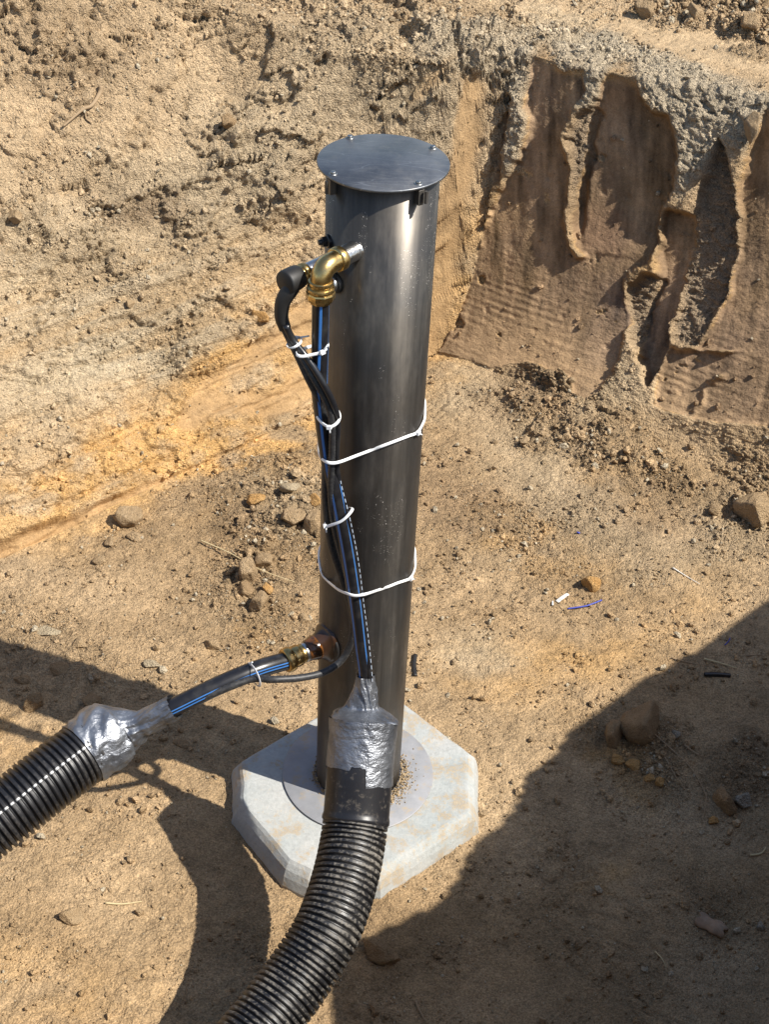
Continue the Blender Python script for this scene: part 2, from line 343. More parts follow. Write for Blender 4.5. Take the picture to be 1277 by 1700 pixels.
# splats: x, y, rx, ry, angle, amount
def splats(L, base=0., mode='add'):
    m = np.full((H2, W2), base)
    for x, y, rx, ry, an, v in L:
        c_, s_ = math.cos(rad(an)), math.sin(rad(an)); a = ((XX-x)*c_+(YY-y)*s_)/rx; b = (-(XX-x)*s_+(YY-y)*c_)/ry; m += v*np.exp(-(a*a+b*b)**1.3)
    return m
jx2 = fbm(q1, q2, .12, 5, 2, .6)*60; jy2 = fbm(q1, q2, .12, 5, 4, .6)*60; ux, uy = px+jx2, py+jy2
def smp(L): return np.clip(samp(splats(L), ux, uy), 0, 1.2)
orange = smp([(120, 820, 260, 75, -22, .9), (330, 680, 240, 85, -32, .9), (450, 570, 170, 80, -42, .95), (400, 740, 160, 30, -20, .6), (745, 480, 60, 160, 15, .9), (500, 700, 90, 45, -20, .8), (420, 1070, 45, 22, 0, .6), (480, 800, 60, 30, 0, .3),
              (860, 900, 90, 50, 20, .5), (1000, 1080, 180, 60, -25, .5), (1030, 1280, 90, 35, 45, .55), (1010, 790, 60, 30, 20, .4), (960, 970, 50, 30, 0, .5), (40, 1230, 80, 40, 0, .5), (900, 700, 30, 30, 0, .2),
              (60, 1640, 240, 60, 5, .35), (1030, 1450, 30, 20, 0, .6), (820, 380, 30, 50, 0, .7), (1080, 470, 40, 40, 0, .5), (830, 1110, 120, 40, 0, .35)])
pale = smp([(430, 250, 120, 110, 20, .8), (160, 480, 260, 150, 10, .75), (300, 330, 180, 60, 30, .5), (90, 650, 160, 70, -20, .6), (560, 120, 110, 90, 20, .55), (700, 200, 100, 110, 0, .7), (230, 600, 120, 50, 0, .5),
            (1000, 620, 90, 60, 30, .6), (920, 790, 140, 70, 35, .5), (1050, 900, 110, 60, 20, .35), (800, 1080, 80, 25, 0, .6), (760, 640, 60, 60, 0, .5), (1120, 1340, 130, 50, 20, .4), (1050, 90, 260, 20, 22, .55), (480, 850, 80, 50, 0, .35),
            (1180, 1620, 100, 90, 0, .3), (1200, 900, 90, 60, 0, .4)])
brown = smp([(210, 335, 60, 35, 0, .45), (60, 70, 200, 120, 0, .3), (880, 660, 70, 50, 0, .55), (770, 840, 80, 45, 20, .8), (1060, 850, 130, 55, 20, .55), (400, 870, 45, 35, 0, .5), (1250, 1280, 70, 90, 0, .5), 
             (560, 1600, 200, 120, 0, .2), (270, 350, 80, 30, 20, .5), (1000, 1600, 300, 120, 0, .15)])
rgh = samp(splats([(430, 290, 90, 110, 10, .45), (250, 350, 160, 50, 30, .4), (300, 560, 150, 90, 40, .25), (520, 130, 120, 110, 10, .2), (620, 30, 240, 45, 5, .6), (1230, 30, 190, 60, 20, 1.8), (700, 130, 120, 80, 0, .5),
                   (100, 420, 110, 50, 20, .5), (900, 680, 90, 50, 30, .9), (1030, 750, 130, 45, 30, .7), (480, 860, 130, 110, 0, .8), (900, 900, 160, 90, 20, .45), (1250, 850, 90, 80, 0, .8), (1050, 1260, 100, 60, 40, .6),
                   (1240, 1290, 70, 50, 0, .8), (420, 1000, 70, 90, 0, .7), (90, 1080, 200, 60, 10, .4), (1200, 1500, 100, 60, 0, .3), (950, 620, 70, 50, 0, .7), (90, 60, 130, 60, 30, .3)], .38), ux, uy)
rgh = np.where(onL, rgh*.95+.2, rgh)
rgh = np.clip(rgh + mtop*.55 + mcr*.4, 0, 2.2)*(1-.93*mcut)*(1-.85*msl)
landfar = (Z > .68) & ~onL; flat = samp(blur(c6((480, 40), (900, 60), (1290, 190), (1290, 320), (900, 170), (700, 100)), 10), ux, uy)
rgh = rgh*(1-.7*flat*landfar); rgh = rgh+mbrk*.25
rgh = rgh+.12*sstep(.02, .3, samp(blur(cut, 14), wx, wy))*sstep(.98, .7, samp(blur(cut, 14), wx, wy))*wR*(1-.8*mcut)*sstep(.12, .3, Z-FLOOR)
vis = np.abs(px-638)/900 < 1.2
D = fbm(X, Y, .5, 3, 2)*.016*np.where(mcut > .5, .3, 1.) + fbm(q1, q2, .16, 4, 1)*.012*np.clip(rgh, .15, 1.4)
tr = fbm(q1+.3*q2, q2-.2*q1, .17, 6, 6, .6); led = np.where(onL, 1., .25)*np.clip(rgh, 0, 1.3)
D += led*.021*(sstep(-.02, .03, tr)-.5) + led*.012*(sstep(.15, .19, fbm(q1, q2, .1, 5, 3, .55)))*1.2
gouge = fbm(q1*1.0+q2*.55, (q2-q1*.55)*.28, .035, 3, 4); D += np.where(onL, .004, .0018)*gouge*(1-mcut)       # scrape direction down the bank
for sc, am, k in ((.055, .010, 0), (.027, .0085, 2), (.013, .006, 4), (.0075, .0028, 6)):
    f1, f2, hh = worley(q1+jx*.0006, q2+jy*.0006, sc, k)
    D += am*np.clip(rgh-.12, 0, 2)*(sstep(0, .35, f2-f1))*(.15+hh**1.5)*sstep(-.5, .5, fbm(q1, q2, .11, 3, k+1)+(rgh-.7)*.7)
D += fbm(q1, q2, .022, 4, 3, .85)*.0075*np.clip(rgh+.25, 0, 1.6)
foot = onF*sstep(.05, .3, fbm(X, Y, .4, 2, 7)+.2)                # trodden, cracked earth
f1, f2, hh = worley(X+jx*.0016, Y+jy*.0016, .036, 5); D -= .0055*foot*(1-sstep(0, .16, f2-f1))*sstep(-.1, .3, fbm(X, Y, .2, 3, 1))
D += dmap
D += onL*samp(splats([(430, 250, 75, 62, 10, .050), (395, 215, 34, 26, 0, .02), (470, 330, 60, 34, 20, .03), (240, 450, 60, 40, 30, .02), (30, 380, 50, 26, 20, .03), (300, 560, 70, 34, 30, .02)]), px+jx*1.2, py+jy*1.2)
D += -.030*samp(blur(SL, 4), wx, wy)*onL - .012*samp(blur(np.clip(SL2+SL3+SL4, 0, 1), 8), wx, wy)*onL
crk = np.abs(fbm(q1, q2, .22, 6, 2, .62)); D -= .016*sstep(.020, .0, crk)*onL*sstep(.05, .4, fbm(q1, q2, .3, 3, 5)+.2)*(1-msl)
up = Z-FLOOR; bandA = sstep(.015, .05, up)*sstep(.34, .2, up)*mcut
ph = up*2*PI/.0165+fbm(q1, q2, .3, 3, 2)*4.2; D += bandA*.0008*np.sin(ph)*np.clip(.5+1.3*fbm(q1, q2*3, .13, 3, 5), 0, 1.2)
f1n, f2n, hhn = worley(q1, q2*.8, .045, 3); D += mcut*np.where(hhn > .93, -.003*sstep(.25, .05, f1n), 0)
D += mcut*(.0016*fbm(q1*1.+q2*.25, q2*.12, .02, 3, 1) + .010*fbm(q1+q2*.2, q2*.25, .16, 2, 6))
D += msl*.003*fbm(q1*.1, (q2+q1*.1), .03, 3, 2)
lowb = onL*sstep(.50, .30, up)*sstep(-1.7, -1.3, A_); stk = fbm(q1*1., q2*.13+q1*.12, .05, 4, 6, .55)
D += lowb*(.010*stk + .008*(sstep(.04, .09, stk)-.5))
offb = near & (zB > FLOOR+.02) & (X > .4); D = np.where(offb & (X > .45), D*.3, D)
P3 = P3 + N3*D[..., None]; px, py, pz = proj(P3)

# colour of the earth, with sunlight painted in at the wall's foot
def C(r, g, b): return np.array([r, g, b])
k = np.clip(.5+.9*fbm(q1, q2, .3, 5, 1, .6), 0, 1)[..., None]
col = C(.300, .202, .107)*(1-k)+C(.392, .280, .163)*k
def mixc(m, c, s=1.):
    global col
    m = np.clip(m*s, 0, 1)[..., None]; col = col*(1-m)+c*m
mixc(onL*1., C(.46, .335, .20), .75)
mixc(pale, C(.44, .355, .235), .8); mixc(orange*sstep(-.45, .3, fbm(q1, q2, .09, 5, 6, .6)), C(.52, .315, .125), .9); mixc(brown, C(.215, .145, .085), .75)
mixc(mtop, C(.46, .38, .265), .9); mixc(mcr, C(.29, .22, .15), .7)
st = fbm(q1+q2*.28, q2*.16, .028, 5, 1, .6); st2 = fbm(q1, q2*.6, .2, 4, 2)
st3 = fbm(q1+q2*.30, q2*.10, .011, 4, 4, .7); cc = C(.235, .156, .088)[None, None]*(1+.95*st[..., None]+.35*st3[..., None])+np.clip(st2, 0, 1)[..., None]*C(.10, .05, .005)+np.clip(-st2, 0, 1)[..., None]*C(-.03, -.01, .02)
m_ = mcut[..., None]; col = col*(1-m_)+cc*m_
mixc(mcut*sstep(.26, .05, up), C(.315, .215, .122), .75)  # cut faces lightened towards the foot, sunlight put into the colour
mixc(mcut*samp(blur(S1, 4), wx, wy)*sstep(0., .5, up), C(.20, .14, .085), .3)
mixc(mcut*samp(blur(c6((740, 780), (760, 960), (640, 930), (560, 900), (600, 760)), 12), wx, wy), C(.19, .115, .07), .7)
mixc(msl, C(.32, .205, .10), .9); mixc(mcut*samp(blur(c6((40, 1310), (130, 1120), (330, 1190), (740, 1330), (720, 1440), (300, 1400)), 20), ux, uy), C(.31, .205, .112), .6)  # second mix paints the sunlit foot of the wall lighter
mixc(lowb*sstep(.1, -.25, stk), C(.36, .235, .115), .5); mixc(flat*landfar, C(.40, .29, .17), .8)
edge = np.clip(mcut*(1-mcut)*4, 0, 1)*wR; mixc(edge*sstep(-.2, .3, fbm(q1, q2, .06, 3, 2)), C(.45, .28, .12), .7)
gr = fbm(q1, q2, .016, 4, 5, .65)[..., None]; gr2 = fbm(q1, q2, .07, 4, 7, .6)[..., None]
blot = fbm(X, Y, .09, 5, 4, .7)[..., None]; col = np.clip(col*(1+.26*gr)*(1+.2*gr2)*(1+.22*np.where(onF[..., None], blot, blot*.5)), .02, .75)
na, nb = A_.shape; nv = na*nb
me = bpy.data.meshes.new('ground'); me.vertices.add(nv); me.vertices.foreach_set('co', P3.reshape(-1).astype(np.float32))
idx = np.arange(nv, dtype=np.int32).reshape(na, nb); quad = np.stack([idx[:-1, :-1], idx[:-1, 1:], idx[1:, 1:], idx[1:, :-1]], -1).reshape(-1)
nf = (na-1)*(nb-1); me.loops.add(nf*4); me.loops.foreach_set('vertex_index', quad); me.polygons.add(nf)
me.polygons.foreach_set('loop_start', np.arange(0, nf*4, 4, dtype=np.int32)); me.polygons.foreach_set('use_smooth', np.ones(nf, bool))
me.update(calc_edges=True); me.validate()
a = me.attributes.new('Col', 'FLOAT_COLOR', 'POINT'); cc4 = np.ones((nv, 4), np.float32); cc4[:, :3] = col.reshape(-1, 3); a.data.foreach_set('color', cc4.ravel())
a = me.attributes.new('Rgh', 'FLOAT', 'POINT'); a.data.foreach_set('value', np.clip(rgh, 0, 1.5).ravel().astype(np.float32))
me.materials.append(m_soil); ground = bpy.data.objects.new('ground', me); COL.objects.link(ground)
tag(ground, kind='structure')
# lookups on the finished ground
gx, gy, gz, gP = px.ravel(), py.ravel(), pz.ravel(), P3.reshape(-1, 3); gN = normals(P3).reshape(-1, 3)
okv = np.nonzero((gx > -60) & (gx < 1340) & (gy > -60) & (gy < 1760) & (gz > 0))[0]
buck = {}
kx = ((gx[okv]+60)//12).astype(int); ky = ((gy[okv]+60)//12).astype(int); key = ky*200+kx; order = np.argsort(key, kind='stable'); ks = key[order]
def gpt(x, y):
    """ground point (and normal) seen at photo pixel x, y"""
    best = None
    for dyy in (-1, 0, 1):
        for dxx in (-1, 0, 1):
            kq = (int((y+60)//12)+dyy)*200+int((x+60)//12)+dxx; a, b = np.searchsorted(ks, [kq, kq+1]); c = okv[order[a:b]]
            d = np.hypot(gx[c]-x, gy[c]-y); c = c[d < 5]
            if len(c):
                i = c[np.argmin(gz[c])]
                if best is None or gz[i] < gz[best]: best = i
    if best is None: return onz(x, y, FLOOR), np.array([0, 0, 1.])
    return gP[best].copy(), gN[best].copy()

# ------------------------------------------------------------------ loose crumbs of soil (nobody could count them)
ph_ = (1+5**.5)/2
IV = np.array([(-1, ph_, 0), (1, ph_, 0), (-1, -ph_, 0), (1, -ph_, 0), (0, -1, ph_), (0, 1, ph_), (0, -1, -ph_), (0, 1, -ph_), (ph_, 0, -1), (ph_, 0, 1), (-ph_, 0, -1), (-ph_, 0, 1)])/math.hypot(1, ph_)
IF = np.array([(0, 11, 5), (0, 5, 1), (0, 1, 7), (0, 7, 10), (0, 10, 11), (1, 5, 9), (5, 11, 4), (11, 10, 2), (10, 7, 6), (7, 1, 8), (3, 9, 4), (3, 4, 2), (3, 2, 6), (3, 6, 8), (3, 8, 9), (4, 9, 5), (2, 4, 11), (6, 2, 10), (8, 6, 7), (9, 8, 1)])
def crumbs(name, label, ids, sizes, mat, cols, sink=.25):
    n = len(ids); V = np.repeat(IV[None], n, 0)*(1+RNG.uniform(-.34, .3, (n, 12, 1)))
    V = V*RNG.uniform(.55, 1.15, (n, 1, 3)); q = RNG.normal(size=(n, 4)); q /= np.linalg.norm(q, axis=1)[:, None]; w_, x, y, z = q.T
    Rm = np.stack([1-2*(y*y+z*z), 2*(x*y-z*w_), 2*(x*z+y*w_), 2*(x*y+z*w_), 1-2*(x*x+z*z), 2*(y*z-x*w_), 2*(x*z-y*w_), 2*(y*z+x*w_), 1-2*(x*x+y*y)], -1).reshape(n, 3, 3)
    V = np.einsum('nij,nkj->nki', Rm, V)*sizes[:, None, None]*.5 + (gP[ids]+gN[ids]*(sizes*sink)[:, None])[:, None]
    me = bpy.data.meshes.new(name); me.vertices.add(n*12); me.vertices.foreach_set('co', V.reshape(-1).astype(np.float32))
    T = (IF[None]+(np.arange(n)*12)[:, None, None]).reshape(-1).astype(np.int32); me.loops.add(len(T)); me.loops.foreach_set('vertex_index', T)
    me.polygons.add(n*20); me.polygons.foreach_set('loop_start', np.arange(0, n*60, 3, dtype=np.int32)); me.polygons.foreach_set('use_smooth', np.zeros(n*20, bool)); me.update(calc_edges=True)
    a = me.attributes.new('Col', 'FLOAT_COLOR', 'POINT'); c4 = np.ones((n, 12, 4), np.float32); c4[..., :3] = cols[:, None]; a.data.foreach_set('color', c4.ravel())
    a = me.attributes.new('Rgh', 'FLOAT', 'POINT'); a.data.foreach_set('value', np.full(n*12, .5, np.float32))
    me.materials.append(mat); o = bpy.data.objects.new(name, me); COL.objects.link(o); return tag(o, label, 'soil crumbs', None, 'stuff')
area = np.abs(np.gradient(A_, axis=0)*np.gradient(B_, axis=1)).ravel()[okv]
dens = np.clip(rgh.ravel()[okv]-.12, 0, 2)**1.7+.05; clump = sstep(-.1, .5, fbm(q1, q2, .07, 4, 2).ravel()[okv]); dens = dens*(.12+clump)
wgt = area*dens; wgt /= wgt.sum()
n_ = 95000; ids = okv[RNG.choice(len(okv), n_, p=wgt)]; sz = .0021*np.exp(RNG.exponential(.44, n_)); sz = np.clip(sz, .002, .019)*(1+.25*(rgh.ravel()[ids] > 1.0))
base = col.reshape(-1, 3)[ids]; tint = RNG.uniform(.8, 1.28, (n_, 1)); palec = np.where(RNG.random((n_, 1)) < .10, 1., 0.)
cols = np.clip(base*tint*(1-palec)+palec*np.array([.44, .37, .26]), .03, .8)
crumbs('soil_crumbs', 'tan and pale crumbs of dry soil strewn over the pit floor and banks', ids, sz, m_soil, cols)

# ------------------------------------------------------------------ materials of the things
m_steel = M('brushed steel', (.30, .29, .275), .34, 1.); n = NT(m_steel)
v = n.coord(); q = n.noise(n.coord((45, 45, 1.2)), 3, 4, .6); q2 = n.noise(v, 11, 4, .6); q3 = n.noise(n.coord((1, 1, .8)), 420, 3, .7)
c = n.mix(n.mr(q2, .3, .75, 0, 1), (.112, .099, .083), (.070, .067, .064)); c = n.mix(1., c, n.mr(q, .3, .7, .88, 1.12), 'MULTIPLY')
spk = n.math('MULTIPLY', n.math('GREATER_THAN', q3, .665), n.math('GREATER_THAN', n.noise(n.coord((1.6, 1.6, .45)), 11, 4), .58))
c = n.mix(spk, c, (.62, .57, .50))
dst = n.math('MULTIPLY', n.mr(n.noise(n.coord((1, 1, .25)), 22, 5, .7), .5, .8, 0, .35), 1.); c = n.mix(dst, c, (.30, .26, .21))
n.out(c, n.mr(q, .3, .7, .40, .48), None, n.mr(n.math('ADD', spk, dst), 0, .7, .8, .25))
tn = n.n('Tangent', direction_type='RADIAL', axis='Z'); n.l(tn.outputs[0], n.b.inputs['Tangent'])
n.b.inputs['Anisotropic'].default_value = .7; n.b.inputs['Anisotropic Rotation'].default_value = .25
m_lid = M('dull steel plate', (.2, .21, .225), .42, .9); n = NT(m_lid); v = n.coord(); q = n.noise(v, 9, 5, .65); q2 = n.noise(v, 60, 4)
c = n.mix(n.mr(q, .38, .62, 0, 1), (.135, .142, .152), (.24, .245, .25)); c = n.mix(n.mr(q2, .52, .8, 0, .6), c, (.30, .28, .25)); c = n.mix(n.mr(n.noise(v, 420, 3), .6, .8, 0, .6), c, (.36, .33, .29))
scr = n.math('LESS_THAN', n.voro(n.coord((1, 6, 1)), 9, 'DISTANCE_TO_EDGE'), .012); c = n.mix(n.math('MULTIPLY', scr, n.math('MULTIPLY', q, .5)), c, (.5, .5, .48))
n.out(c, n.mr(q, .3, .7, .42, .55), None)
m_flange = M('grey plastic sheet', (.34, .34, .355), .5, .1); n = NT(m_flange); v = n.coord(); q = n.noise(v, 22, 5, .65)
c = n.mix(n.mr(q, .35, .7, 0, 1), (.235, .24, .25), (.315, .315, .325)); c = n.mix(n.mr(n.noise(v, 40, 5, .7), .52, .68, 0, .85), c, (.36, .285, .19)); n.out(c)
m_zinc = M('weathered steel', (.34, .34, .33), .38, 1.)
m_sst = M('threaded steel', (.55, .54, .52), .3, 1.); n = NT(m_sst); n.out(None, None, n.bump(n.noise(n.coord(), 300, 3), .001, .5))
m_brass = M('brass', (.52, .36, .14), .27, 1.); n = NT(m_brass); v = n.coord(); q = n.noise(v, 120, 4, .6)
n.out(n.mix(n.mr(q, .35, .7, 0, 1), (.58, .41, .17), (.38, .26, .10)), n.mr(q, .3, .7, .2, .42), n.bump(q, .0006, .5))
m_blk = M('black plastic', (.012, .012, .013), .33); m_rub = M('black rubber', (.014, .013, .012), .55)
m_gask = M('brown tarred rubber', (.045, .022, .012), .3); m_grease = M('amber grease wrap', (.17, .065, .015), .16)
n = NT(m_grease); n.out(n.mix(n.mr(n.noise(n.coord(), 90, 3), .35, .65, 0, 1), (.15, .055, .013), (.03, .015, .008)))
m_tie = M('white nylon', (.78, .78, .76), .4)
m_cable = M('dusty black cable', (.03, .03, .03), .5); n = NT(m_cable); q = n.noise(n.coord(), 180, 4)
n.out(n.mix(n.mr(q, .45, .75, 0, .6), (.02, .02, .021), (.085, .08, .072)))
def pipemat(name, stripes, dash=None, tw=0.):
    m = M(name, (.012, .012, .014), .3); n = NT(m); uv = n.n('UVMap'); sx = n.n('SeparateXYZ'); n.l(uv.outputs[0], sx.inputs[0])
    c = n.mix(n.mr(n.noise(n.coord(), 60, 4), .45, .75, 0, .5), (.011, .011, .013), (.05, .047, .042))
    for u0, wd in stripes:
        c = n.mix(n.math('LESS_THAN', n.math('ABSOLUTE', n.math('SUBTRACT', n.math('SUBTRACT', sx.outputs[0], n.math('MULTIPLY', sx.outputs[1], tw)), u0)), wd), c, (.045, .16, .42))
    if dash:
        d = n.math('MULTIPLY', n.math('MULTIPLY', n.math('GREATER_THAN', sx.outputs[1], .30), n.math('LESS_THAN', n.math('ABSOLUTE', n.math('SUBTRACT', sx.outputs[0], dash[0])), dash[1])),
                   n.math('LESS_THAN', n.math('FRACT', n.math('DIVIDE', sx.outputs[1], dash[2])), dash[3])); c = n.mix(d, c, (.36, .42, .50))
    n.out(c); return m
m_pipe_u = pipemat('black water pipe, one stripe', [(.02, .026), (.80, .011)], None, .22); m_pipe_l = pipemat('black water pipe, twin stripes', [(.885, .012), (.935, .010)])
m_dashc = pipemat('cable with dashed print', [], (.93, .024, .0115, .6))
def hosemat(name, dusty, dash=None):
    m = M(name, (.013, .013, .014), .42); n = NT(m); uv = n.n('UVMap'); sx = n.n('SeparateXYZ'); n.l(uv.outputs[0], sx.inputs[0]); v = n.coord()
    rid = n.n('Attribute', attribute_name='Rid').outputs['Fac']; q = n.noise(v, 170, 4, .7); q2 = n.noise(v, 12, 3)
    dm = n.math('MULTIPLY', n.mr(n.math('ADD', q, n.math('MULTIPLY', q2, .6)), .78, 1.0, 0, 1), n.mr(rid, .6, 1., .15, 1)); dm = n.math('MULTIPLY', dm, dusty)
    c = n.mix(dm, (.012, .012, .0135), (.20, .18, .15))
    if dash:
        d = n.math('MULTIPLY', n.math('LESS_THAN', n.math('ABSOLUTE', n.math('SUBTRACT', sx.outputs[0], dash)), .0055), n.math('GREATER_THAN', rid, .35)); c = n.mix(d, c, (.46, .46, .45))
    n.out(c, n.mr(dm, 0, 1, .40, .85), n.bump(q, .0006, .4)); return m
m_hose_f = hosemat('dusty black corrugated plastic', .85); m_hose_l = hosemat('black corrugated plastic with a dashed line', .16, .955)
m_collar = M('black pipe sleeve', (.013, .013, .015), .38); n = NT(m_collar); v = n.coord()
c = n.mix(n.mr(n.noise(v, 90, 5, .7), .56, .8, 0, .6), (.013, .013, .015), (.22, .19, .15)); n.out(c, None, n.bump(n.noise(n.coord((1, 1, .4)), 60, 3), .001, .3))
m_tape = M('silver duct tape', (.36, .38, .41), .36, .85); n = NT(m_tape); v = n.coord(); q = n.noise(v, 26, 5, .6); q2 = n.noise(n.coord((1, 1, 2)), 75, 4, .65)
n.out(n.mix(n.mr(q, .35, .65, 0, 1), (.31, .325, .35), (.17, .18, .20)), n.mr(q2, .3, .7, .34, .52), n.bump(n.noise(v, 420, 3), .0006, .4, n.bump(n.math('ADD', q2, n.math('MULTIPLY', q, 2.)), .0032, .6)))
m_conc = M('pale concrete', rough=.9, spec=.25); n = NT(m_conc); v = n.coord(); q = n.noise(v, 9, 5, .6); q2 = n.noise(v, 150, 5, .7); q3 = n.noise(v, 24, 6, .65)
c = n.mix(n.mr(q, .35, .65, 0, 1), (.405, .405, .385), (.34, .36, .35)); c = n.mix(1., c, n.mr(q2, .3, .7, .86, 1.12), 'MULTIPLY')
sx = n.n('SeparateXYZ'); n.l(v, sx.inputs[0]); q4 = n.noise(v, 5.5, 3)
dirt = n.math('MULTIPLY', n.mr(n.math('ADD', n.math('ADD', q3, n.math('MULTIPLY', n.math('SUBTRACT', q2, .5), .45)), n.math('MULTIPLY', q4, .45)), .735, .85, 0, .9), n.mr(q2, .35, .55, .3, .85)); c = n.mix(dirt, c, n.mix(n.mr(q2, .3, .7, 0, 1), (.27, .20, .125), (.42, .33, .21)))
n.out(c, None, n.bump(n.math('ADD', q2, n.math('MULTIPLY', n.math('LESS_THAN', n.voro(v, 75), .12), -1.5)), .0025, .5))

# ------------------------------------------------------------------ concrete base slab
top = [(.226, .068), (.220, -.088), (.046, -.236), (-.080, -.240), (-.122, -.218), (-.222, -.088), (-.236, .021), (-.035, .200), (.075, .212)]
ctr = np.mean(top, 0)
def grow(P, d):
    P = np.array(P); q = P-ctr; return ctr+q*(1+d/np.linalg.norm(q, axis=1)[:, None])
lay = [(-.16, 0.), (-.016, 0.), (-.010, -.0008), (-.004, -.006), (.004, -.016), (.010, -.03), (.015, -.05), (.015, -.10)]
slab = empty('concrete_slab', (0, 0, -.05), 'pale octagonal concrete slab under the steel shaft, dusted with sand', 'slab')
V = []; Fc = []; NS = 16
for d, z in lay:
    G = grow(top, d); Q = []
    for i in range(len(G)):
        a, b = G[i], G[(i+1) % len(G)]; L = np.linalg.norm(b-a); m = NS
        for t in np.linspace(0, 1, m, endpoint=False): Q.append(a+(b-a)*t)
    Q = np.array(Q); jit = fbm(Q[:, 0], Q[:, 1]+z, .035, 3, 2)*.0014+np.clip(fbm(Q[:, 0], Q[:, 1]+z*.5, .05, 3, 5)-.15, 0, 1)*-.005
    if d > -.1: Q = Q+(Q-ctr)/np.linalg.norm(Q-ctr, axis=1)[:, None]*jit[:, None]
    V.append(np.column_stack([Q, np.full(len(Q), z)+(0 if d < -.1 else np.minimum(0, jit)*.7)]))
nn = len(V[0])
for r_ in range(len(lay)-1):
    for k_ in range(nn): l_ = (k_+1) % nn; Fc.append((r_*nn+k_, (r_+1)*nn+k_, (r_+1)*nn+l_, r_*nn+l_))
Fc.append(tuple(range(nn)))
V = np.vstack(V); Fc = [f[::-1] for f in Fc]
V[:, 2] -= .0006
mesh('slab_body', V, [f[::-1] for f in Fc], m_conc, slab, smooth=False)

# ------------------------------------------------------------------ the steel shaft and everything fixed to it
H = 1.261; RT = .08; RLID = .0928
shaft = empty('steel_shaft', (0, 0, 0), 'tall upright brushed steel shaft with a round lid, standing on the concrete slab', 'shaft')
V, Fc = lathe([(RT-.003, .004), (RT, .004), (RT, .3), (RT, .6), (RT, .9), (RT, H-.006), (RT-.003, H-.006)], (0, 0, 0), (0, 0, 1), 160); mesh('tube', V, Fc, m_steel, shaft)
V, Fc = lathe([(.07, .0012), (.1445, .0012), (.145, .0018), (.145, .0032), (.144, .0038), (.07, .0038)], (0, 0, 0), (0, 0, 1), 160); mesh('base_flange', V, Fc, m_flange, shaft)
V, Fc = lathe([(0, H-.0042), (RLID-.001, H-.0042), (RLID, H-.0034), (RLID, H-.0008), (RLID-.0008, H), (0, H)], (0, 0, 0), (0, 0, 1), 160)
lid = mesh('lid', V, Fc, m_lid, shaft)
def lidpt(x, y): return onz(x, y, H)
for (x, y) in ((553, 289), (581, 229), (719, 246), (695, 305)):
    p_ = lidpt(x, y); V, Fc = join(lathe([(.0058, 0), (.0058, .0008), (.0034, .0009)], p_, (0, 0, 1), 20), hexp(p_+(0, 0, .0008), (0, 0, 1), .0040, .0032))
    sc = mesh('screw', V, Fc, m_zinc, lid)
    a_ = math.atan2(p_[1], p_[0]); o_ = np.array([math.cos(a_), math.sin(a_), 0]); t_ = np.array([-o_[1], o_[0], 0])
    V, Fc = join(box(o_*(RT+.006)+(0, 0, H-.0045-.0125), o_, t_, (0, 0, 1), .010, .009, .024), lathe([(.0026, 0), (.0026, .018)], o_*(RT+.0165)+t_*.004+(0, 0, H-.024), (0, 0, 1), 12))
    mesh('lid_bracket', V, Fc, m_sst if False else m_steel, shaft, smooth=False)
# upper outlet: threaded nipple, brass elbow, compression nut
s0 = cyl(588, 414); el = onY(533, 447, -.126); od = np.array([el[0]-s0[0], el[1]-s0[1], 0.]); od /= np.linalg.norm(od); el[2] = s0[2]-.002
s0 = np.array([s0[0], s0[1], el[2]]); Ln = np.linalg.norm(el-s0)
pr = [(0.0148, -.012)]
for i in range(9): pr += [(.0142, i*.0034), (.0130, i*.0034+.0017)]
V, Fc = lathe(pr, s0-od*.002, od, 40); mesh('outlet_nipple', V, Fc, m_sst, shaft)
elb = []; q0 = s0+od*.030; bend = .018
path = [q0+od*t for t in np.linspace(0, max(Ln-.030-bend, .004), 5)]; cb = path[-1]+np.array([0, 0, -bend])
for t in np.linspace(0, PI/2, 14)[1:]: path.append(cb+od*bend*math.sin(t)+np.array([0, 0, 1])*bend*math.cos(t))
path.append(path[-1]+np.array([0, 0, -.002])); path = np.array(path); ELD = path[-1].copy()
V1 = sweep(path, .0148, 32, caps=True); elbow = mesh('brass_elbow', V1[0], V1[1], m_brass, shaft)
V, Fc = lathe([(.0145, 0), (.0172, .001), (.0176, .004), (.0176, .011), (.0165, .0125), (.0148, .013)], q0-od*.003, od, 40); mesh('collar', V, Fc, m_brass, elbow)
dn = np.array([0, 0, -1.])
V, Fc = join(lathe([(.0152, -.002), (.0174, -.001), (.0178, .002), (.0172, .004), (.0160, .0055), (.0162, .007), (.0192, .0085), (.0197, .011), (.0190, .0135), (.0174, .015)], ELD, dn, 40),
             lathe([(.0174, .014), (.0198, .0150), (.0206, .017), (.0206, .024), (.0194, .0270), (.0172, .028), (.0162, .0315), (.0135, .032)], ELD, dn, 10))
mesh('compression_nut', V, Fc, m_brass, elbow, smooth=False)
